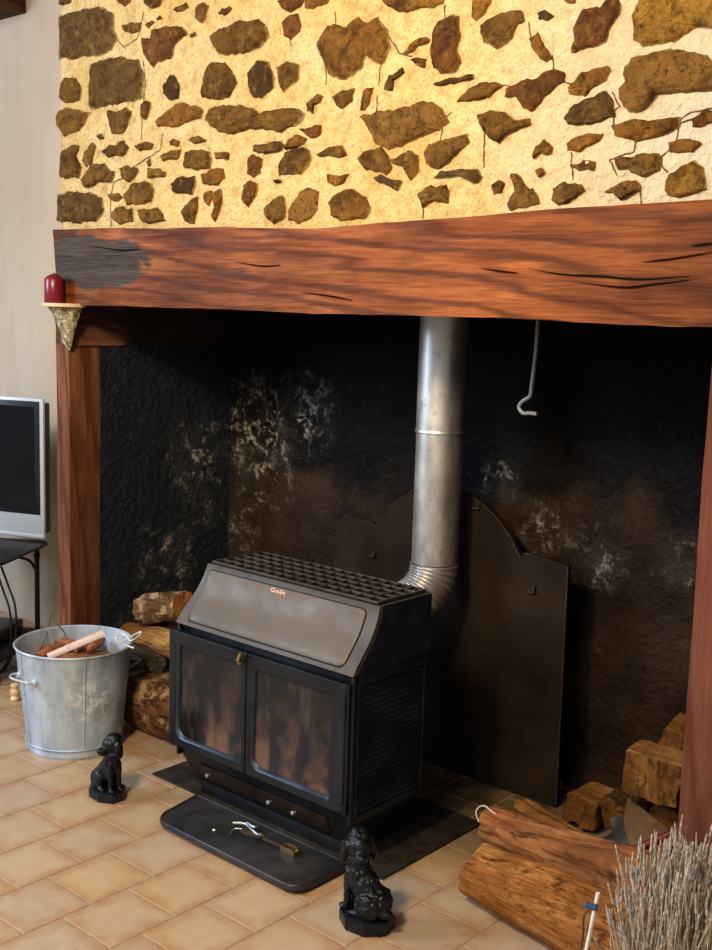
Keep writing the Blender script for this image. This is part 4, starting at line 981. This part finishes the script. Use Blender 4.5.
# white string loop on rim
bm = bmesh.new(); q = [at(a, b, z=z) for a, b, z in ((134, 648, .366), (120, 643, .375), (116, 637, .385), (122, 634, .39), (128, 637, .39), (131, 641, .39), (139, 636, .395), (141, 632, .40), (136, 634, .395), (129, 638, .39), (124, 641, .38))]
tube(bm, smoothpath(q, 5), .0032, 6); o = obj('string_loop', bm, 'string', base=q[0]); setp(o, 'white string loop hanging on the right rim of the zinc bucket', 'string')
# contents
bm = bmesh.new()
pa, pb = at(48, 657, z=.335), at(104, 633, z=.405); u = (pb-pa).normalized(); w = u.cross(Vector((0, 0, 1))).normalized()
w = -w if w.y > 0 else w; nrm = u.cross(w).normalized(); nrm = nrm if nrm.z > 0 else -nrm
q = [pa, pb, pb+w*.040, pa+w*.035]
prism(bm, [p for p in q], nrm*.014, .002, 0, 1)
o = obj('folded_carton', bm, ['paper', 'paperedge'], base=(pa+pb)/2, recalc=True); setp(o, 'pink and white printed paper carton sticking out of the zinc bucket', 'paper')
random.seed(3)
for k, (ax_, ay_, lx) in enumerate(((35, 640, .09), (45, 648, .11), (85, 640, .12), (95, 630, .10), (100, 645, .10), (60, 636, .10))):
    c = at(ax_, ay_, z=.315); an = random.uniform(0, PI); d = Vector((math.cos(an), math.sin(an), .1))*lx/2
    cc = Vector((c.x, c.y, 0))-Vector((bc.x, bc.y, 0))
    if cc.length+lx/2 > .17: cc = cc.normalized()*max(0.0, .17-lx/2)
    c = Vector((bc.x+cc.x, bc.y+cc.y, .305+.004*k))
    bm = bmesh.new(); tube(bm, [c-d, c-d*.3+Vector((0, 0, .004)), c+d*.4, c+d], [.012, .018, .017, .011], 8)
    for v in bm.verts: v.co += Vector(noise.noise_vector(v.co*50))*.006
    o = obj('bark_chunk', bm, 'kindling', base=c, angle=80); setp(o, 'reddish bark kindling chunk heaped inside the zinc bucket', 'kindling', 'bark kindling in the zinc bucket')
bm = bmesh.new(); lathe(bm, [(0, .30), (.10, .298), (.182, .285)], bc, 40)
for v in bm.verts: v.co.z += noise.noise(v.co*30)*.012
o = obj('bark_litter', bm, 'kindling', base=bc+Vector((0, 0, .29)), angle=80); setp(o, 'loose bark litter filling the inside of the zinc bucket', 'kindling', kind='stuff')
for k, q in enumerate(([(40, 650), (47, 634), (52, 612)], [(66, 642), (64, 632), (57, 624)])):
    bm = bmesh.new(); z = .32; w = [at(a, b, z=.32+.03*i) for i, (a, b) in enumerate(q)]; tube(bm, smoothpath(w, 5), .0016, 5)
    o = obj('twig', bm, 'twig', base=w[0]); setp(o, ('thin twig rising at the left back inside the zinc bucket', 'short hooked dark twig in the middle of the zinc bucket')[k], 'twig')
# ============================================================ FIGURINES
def dog(label, loc, face, headturn, s, name='dog_figurine', curl=1.0, bl=.32):
    """seated curly dog on an octagonal plinth; faces +x locally"""
    bm = bmesh.new(); E = lambda c, r, rot=(0, 0, 0): ellip(bm, c, r, rot, 3)
    E((-.13, 0, .27), (.17, .17, .15)); E((-.02, 0, .38), (.15, .145, .20), (0, .35, 0)); E((.07, 0, .50), (.135, .135, .19), (0, .15, 0)); E((.10, 0, .64), (.115, .12, .12))
    for sg in (-1, 1):
        E((-.10, sg*.13, .25), (.145, .065, .135), (0, -.3, 0)); E((.02, sg*.14, .155), (.10, .04, .035))       # thigh, hind paw
        E((.155, sg*.065, .42), (.055, .052, .17), (0, .08, 0)); E((.165, sg*.065, .26), (.04, .042, .14)); E((.195, sg*.07, .155), (.065, .045, .033))
    E((-.27, .05, .19), (.09, .05, .045), (0, 0, .4))
    hm = Matrix.Translation((.09, 0, .76)) @ Matrix.Rotation(headturn, 4, 'Z') @ Matrix.Scale(1.15, 4)
    def HE(c, r, rot=(0, 0, 0)):
        m = hm @ Matrix.Translation(c) @ Matrix.Rotation(rot[1], 4, 'Y') @ Matrix.Rotation(rot[0], 4, 'X') @ Matrix.Diagonal((*r, 1)); bmesh.ops.create_icosphere(bm, subdivisions=3, radius=1, matrix=m)
    HE((0, 0, .03), (.125, .115, .115)); HE((-.03, 0, .10), (.10, .095, .07)); HE((.12, 0, -.02), (.085, .06, .05), (0, .15, 0)); HE((.185, 0, -.01), (.028, .032, .026))
    HE((.11, 0, -.065), (.06, .042, .022))
    for sg in (-1, 1): HE((-.02, sg*.125, -.02), (.06, .035, .115), (sg*.12, 0, 0)); HE((.085, sg*.045, .045), (.028, .025, .022))
    tmp = bpy.data.meshes.new('t'); bm.to_mesh(tmp); bm.free(); to = bpy.data.objects.new('t', tmp); COL.objects.link(to)
    md = to.modifiers.new('r', 'REMESH'); md.mode = 'VOXEL'; md.voxel_size = .011
    bpy.context.view_layer.update()
    me = bpy.data.meshes.new_from_object(to.evaluated_get(bpy.context.evaluated_depsgraph_get()))
    bpy.data.objects.remove(to); bm = bmesh.new(); bm.from_mesh(me)
    for _ in range(2): bmesh.ops.smooth_vert(bm, verts=bm.verts[:], factor=.5, use_axis_x=True, use_axis_y=True, use_axis_z=True)
    bm.normal_update()
    for v in bm.verts:
        p = v.co; face_zone = (hm.inverted() @ p).x > .08 and p.z > .66
        cell = noise.voronoi(p*17)[0][0]; k = 0.15 if (face_zone or p.z < .24) else curl
        v.co = p+v.normal*((.35-cell)*.030*k+noise.noise(p*9)*.008*k)
    m = Matrix.Translation(loc) @ Matrix.Rotation(face, 4, 'Z') @ Matrix.Scale(s, 4)
    bmesh.ops.transform(bm, matrix=m, verts=bm.verts[:])
    r = empty(name, loc, label, 'figurine'); obj('dog_body', bm, 'blackiron', r, angle=180)
    bm = bmesh.new(); pts = []
    for a in range(8):
        an = math.radians(22.5+45*a); pts.append(m @ Vector((-.03+bl*math.cos(an), .245*math.sin(an), 0)))
    prism(bm, pts, (0, 0, .13*s), .004); obj('octagonal_base', bm, 'blackiron', r, angle=30); return r
dog('black iron seated dog figurine in front of the zinc bucket', Vector((-2.765, 2.045, .0015)), math.radians(-6), math.radians(-88), .222, curl=.45)
dog('black iron seated curly dog figurine right of the ash shelf, seen from behind', Vector((-1.705, 2.045, .0015)), math.radians(-172), math.radians(132), .255, bl=.29)
# ============================================================ SCONCES + CANDLE
def bracket(label, c):
    r = empty('wall_bracket', c, label, 'bracket', None)
    bm = bmesh.new(); pts = [c+Vector((.105*math.cos(a), .10*math.sin(a), 0)) for a in [PI+PI*k/20 for k in range(21)]]
    prism(bm, pts, (0, 0, .012), .003); obj('shelf', bm, 'shelfcream', r)
    bm = bmesh.new(); prev = None
    rings = []
    for t, rr in ((0, .082), (.06, .078), (.15, .066), (.3, .054), (.42, .050), (.55, .036), (.68, .030), (.8, .022), (.92, .014), (1, .004)):
        ring = []
        for k in range(25):
            a = PI+PI*k/24; p = c+Vector((rr*math.cos(a), rr*math.sin(a)*.85, -.155*t))
            d = Vector((math.cos(a), math.sin(a), 0)); q = noise.noise(p*55)*.014+noise.noise(p*110)*.006
            ring.append(bm.verts.new(p+d*q if 0 < k < 24 else p))
        rings.append(ring)
    for A, B in zip(rings, rings[1:]):
        for k in range(24): bm.faces.new([A[k], A[k+1], B[k+1], B[k]])
        bm.faces.new([A[0], B[0], B[-1], A[-1]])
    obj('carved_corbel', bm, 'gilt', r, angle=80); return r
bracket('gilded carved wall bracket under the burgundy candle at the mantel end', Vector((-3.50, 2.418, 1.512)))
bracket('second gilded bracket cut off by the right edge under the mantel beam', Vector((-.93, 2.392, 1.507)))
cp = Vector((-3.495, 2.352, 1.5245))
CD = empty('pillar_candle', cp, 'burgundy pillar candle standing on the left gilded bracket', 'candle')
bm = bmesh.new(); lathe(bm, [(0, 0), (.032, 0), (.034, .003), (.034, .082), (.030, .088), (.016, .098), (.005, .103), (0, .103)], cp, 32); obj('wax_body', bm, 'wax', CD, angle=50)
bm = bmesh.new(); tube(bm, [cp+Vector((0, 0, .10)), cp+Vector((.001, 0, .108))], .0015, 6); obj('wick', bm, 'wick', CD)
# ============================================================ TV ON STAND
TVR = math.radians(22); tvx = Vector((math.cos(TVR), math.sin(TVR), 0)); tvn = Vector((math.sin(TVR), -math.cos(TVR), 0))
br = Vector((-4.10, 2.70, .523)); TV = empty('television', br-tvx*.39-tvn*.04, 'silver framed flat television on the black metal stand at left', 'television')
def tvbox(bm, a0, a1, d0, d1, z0, z1, bev=0, mi=0):
    P = lambda a, d, z: br-tvx*a+tvn*d+Vector((0, 0, z))
    hexa(bm, [P(a1, d1, z0), P(a0, d1, z0), P(a0, d0, z0), P(a1, d0, z0), P(a1, d1, z1), P(a0, d1, z1), P(a0, d0, z1), P(a1, d0, z1)], bev, mi)
TH = .600
bm = bmesh.new(); tvbox(bm, .012, .77, -.07, -.012, .02, TH-.02, .006); obj('back_shell', bm, 'bezel', TV)
bm = bmesh.new(); tvbox(bm, 0, .78, -.016, .0, 0, TH, .004)
FRM = obj('silver_frame', bm, 'silver', TV)
bm = bmesh.new(); tvbox(bm, .018, .762, -.001, .0035, .105, TH-.012, .001); BZ = obj('screen_bezel', bm, 'bezel', TV)
bm = bmesh.new(); tvbox(bm, .042, .738, .003, .0045, .13, TH-.035); obj('screen', bm, 'screen', TV)
bm = bmesh.new(); tvbox(bm, .004, .776, -.0005, .0022, .004, .018, .001); tvbox(bm, .25, .55, -.10, .05, -.010, .0, .002); obj('speaker_bar', bm, 'silver', TV)
TBL = empty('television_stand', (-4.2, 2.45, 0), 'black metal stand with thin legs carrying the television', 'stand')
e1 = Vector((.52, -.854, 0)); e2 = Vector((-.854, -.52, 0)); ca = Vector((-4.10, 2.735, .50))
bm = bmesh.new(); pts = []
for (u, v, a0) in ((.0, .0, 0), (.46, 0, 1), (.46, .85, 2), (0, .85, 3)):
    for k in range(7):
        a = PI/2*k/6; r = .04
        cu_ = (r if u == 0 else u-r); cv_ = (r if v == 0 else v-r)
        ang = {0: PI, 1: 1.5*PI, 2: 0, 3: .5*PI}[a0]+a
        pts.append(ca+e1*(cu_+r*math.cos(ang))+e2*(cv_+r*math.sin(ang)))
prism(bm, pts, (0, 0, .012), .003); obj('stand_top', bm, 'blackmetal', TBL)
for u, v in ((.045, .045), (.41, .045), (.045, .8), (.41, .8)):
    p = ca+e1*u+e2*v; bm = bmesh.new(); tube(bm, [(p.x, p.y, .001), (p.x, p.y, .47), (p.x, p.y, .499)], [.011, .011, .014], 10)
    ellip(bm, (p.x, p.y, .455), (.015, .015, .015)); obj('leg', bm, 'blackmetal', TBL)
for u in (.045, .41):
    p = ca+e1*u+e2*.05; bm = bmesh.new()
    tube(bm, smoothpath([p+Vector((0, 0, -.11)), p+e2*.03+Vector((0, 0, -.07)), p+e2*.10+Vector((0, 0, -.05)), p+e2*.16+Vector((0, 0, -.002))], 5), .006, 6); obj('scroll_brace', bm, 'blackmetal', TBL)
bm = bmesh.new(); q = [p-Vector((0, 0, .39)) for p in pts]; prism(bm, q, (0, 0, .012), .003); obj('lower_shelf', bm, 'blackmetal', TBL)
c = ca+e1*.22+e2*.30
bm = bmesh.new(); q = [c+e1*a+e2*b+Vector((0, 0, -.375)) for a, b in ((-.15, -.2), (.15, -.2), (.15, .25), (-.15, .25))]; prism(bm, q, (0, 0, .055), .004)
o = obj('set_top_box', bm, 'bezel', base=c-Vector((0, 0, .375))); setp(o, 'flat black electronics box on the low shelf of the television stand', 'electronics')
for k, q in enumerate(([(1, 566), (8, 585), (15, 606), (16, 632), (12, 655), (4, 672)], [(-3, 572), (3, 590), (10, 612), (11, 640), (8, 660), (-2, 676)])):
    w = [at(a, b, y=2.44) for a, b in q]; bm = bmesh.new(); tube(bm, smoothpath(w, 6), .0045, 6)
    o = obj('cable', bm, 'cable', base=w[-1]); setp(o, ('outer black cable looping down from the television stand', 'inner black cable hanging from the television stand')[k], 'cable')
p = at(15, 700, z=0); bm = bmesh.new(); lathe(bm, [(0, .001), (.016, .001), (.018, .008), (.012, .018), (.019, .03), (.017, .042), (.010, .048), (.016, .056), (.015, .064), (0, .068)], p, 20)
o = obj('turned_knob', bm, 'woodpeg', base=p); setp(o, 'small pale turned wooden knob on the floor left of the bucket', 'knob')
# ============================================================ LAVENDER
random.seed(11)
LC = Vector((-.915, 2.10, 0)); LV = empty('dried_lavender_bunch', LC, 'upright bunch of dried grey lavender at the bottom right corner', 'dried flowers')
bs = bmesh.new(); bf = bmesh.new()
for k in range(430):
    a = random.uniform(0, 2*PI); r = .075*math.sqrt(random.random()); b0 = LC+Vector((r*math.cos(a), r*math.sin(a), .05))
    sp = random.uniform(1.1, 1.9); hh = random.uniform(.33, .47)-.08*(r/.075)*random.random()
    tip = LC+Vector((r*sp*math.cos(a)+random.gauss(0, .018), r*sp*math.sin(a)+random.gauss(0, .018), hh))
    uu = (tip.x-LC.x)*.755+(tip.y-LC.y)*.656; tip.z -= max(0, -uu-.02)*.75
    if tip.y > 2.34: tip.y = 2.34-random.random()*.03
    side = Vector((random.gauss(0, .010), random.gauss(0, .010), 0)); mid = b0.lerp(tip, .55)+side
    path = smoothpath([b0, mid, tip], 4)
    tube(bs, path, [.0011]*len(path), 4)
    d = (path[-1]-path[-3]).normalized(); L = random.uniform(.03, .06)
    n = 8
    tube(bf, [tip+d*(L*(q/n)-L*.25) for q in range(n+1)], [.0010]+[random.uniform(.0016, .0040)*(1-.4*q/n) for q in range(1, n)]+[.0008], 5)
    for q in range(11):
        pz = path[random.randint(2, len(path)-1)]; dd = Vector((random.gauss(0, 1), random.gauss(0, 1), 1.2)).normalized()
        tube(bs, [pz, pz+dd*random.uniform(.006, .018)], [.0009, .0003], 3)
setp(obj('stems', bs, 'stem', LV, recalc=False, angle=80), kind='stuff'); setp(obj('flower_spikes', bf, 'flower', LV, recalc=False, angle=80), kind='stuff')
VS = empty('wicker_basket', LC, 'small round wicker basket holding the dried lavender', 'basket')
bm = bmesh.new(); pf = [(0, .001), (.085, .001)]+[(.088+.010*t+.003*(k % 2), .004+.15*t) for k, t in enumerate([i/16 for i in range(17)])]+[(.092, .150), (.082, .02), (0, .02)]
lathe(bm, pf, LC, 40); obj('basket_body', bm, 'wicker', VS, angle=60)
a, b = at(598, 893, y=2.02), at(584, 962, y=2.02); b2 = a+(b-a)*3.2
if b2.z < .003: b2 = a+(b-a)*((a.z-.003)/(a.z-b.z))
WR = empty('white_rod', b2, 'white plastic rod with blue tape standing left of the lavender', 'rod')
bm = bmesh.new(); tube(bm, [b2, a], .0045, 10); obj('rod_shaft', bm, 'whiteplastic', WR)
bm = bmesh.new(); tube(bm, [a.lerp(b, .14), a.lerp(b, .24)], .0052, 10); p = a.lerp(b, .22); tube(bm, [p, p+Vector((-.018, -.01, .006))], [.004, .007], 6); obj('blue_tape', bm, 'blueband', WR)
for k, q in enumerate(([(593, 905), (584, 915), (583, 935), (578, 965)], [(591, 920), (587, 932), (589, 948), (584, 966)])):
    w = [at(x, y, y=2.03) for x, y in q]; e = w[-1].copy(); e.z = .003; w.append(e)
    bm = bmesh.new(); tube(bm, smoothpath(w, 5), .0028-.0008*k, 5); o = obj('twig', bm, 'twig', base=e); setp(o, ('brown dry twig twisting beside the white plastic rod', 'thinner dry twig between white rod and front orange log')[k], 'twig')
# ============================================================ LIGHT
def area(name, loc, target, size, energy, col, sy=None):
    l = bpy.data.lights.new(name, 'AREA'); l.energy = energy; l.color = col; l.size = size
    if sy: l.shape = 'RECTANGLE'; l.size_y = sy
    o = bpy.data.objects.new(name, l); COL.objects.link(o); o.location = loc
    o.rotation_euler = (Vector(target)-Vector(loc)).to_track_quat('-Z', 'Y').to_euler(); return o
area('lamp_warm', (-1.75, .35, 2.62), (-2.2, 2.5, 1.0), .32, 56, (1.0, .77, .47))
area('window_cool', (-5.4, -.8, 2.5), (-2.6, 2.3, .3), 1.3, 125, (.62, .79, 1.0), 1.5)
area('window_behind', (-.4, -2.6, 3.6), (-2.2, 2.5, .6), 1.4, 62, (1.0, .92, .82), 1.2)
w = bpy.data.worlds.new('world'); bpy.context.scene.world = w; w.use_nodes = True
w.node_tree.nodes['Background'].inputs[0].default_value = (.95, .91, .86, 1); w.node_tree.nodes['Background'].inputs[1].default_value = .30
# ============================================================ CAMERA
cam = bpy.data.cameras.new('camera'); co = bpy.data.objects.new('camera', cam); COL.objects.link(co)
cam.sensor_fit = 'VERTICAL'; cam.sensor_height = 24; cam.lens = F/950*24; cam.clip_start = .05
mt = Matrix((RT, UP, -FW)).transposed().to_4x4(); mt.translation = CAM; co.matrix_world = mt
bpy.context.scene.camera = co
sc = bpy.context.scene; sc.view_settings.view_transform = 'Standard'; sc.view_settings.exposure = 0.0; sc.view_settings.look = 'None'
try: sc.view_settings.look = 'Medium High Contrast'
except Exception: pass
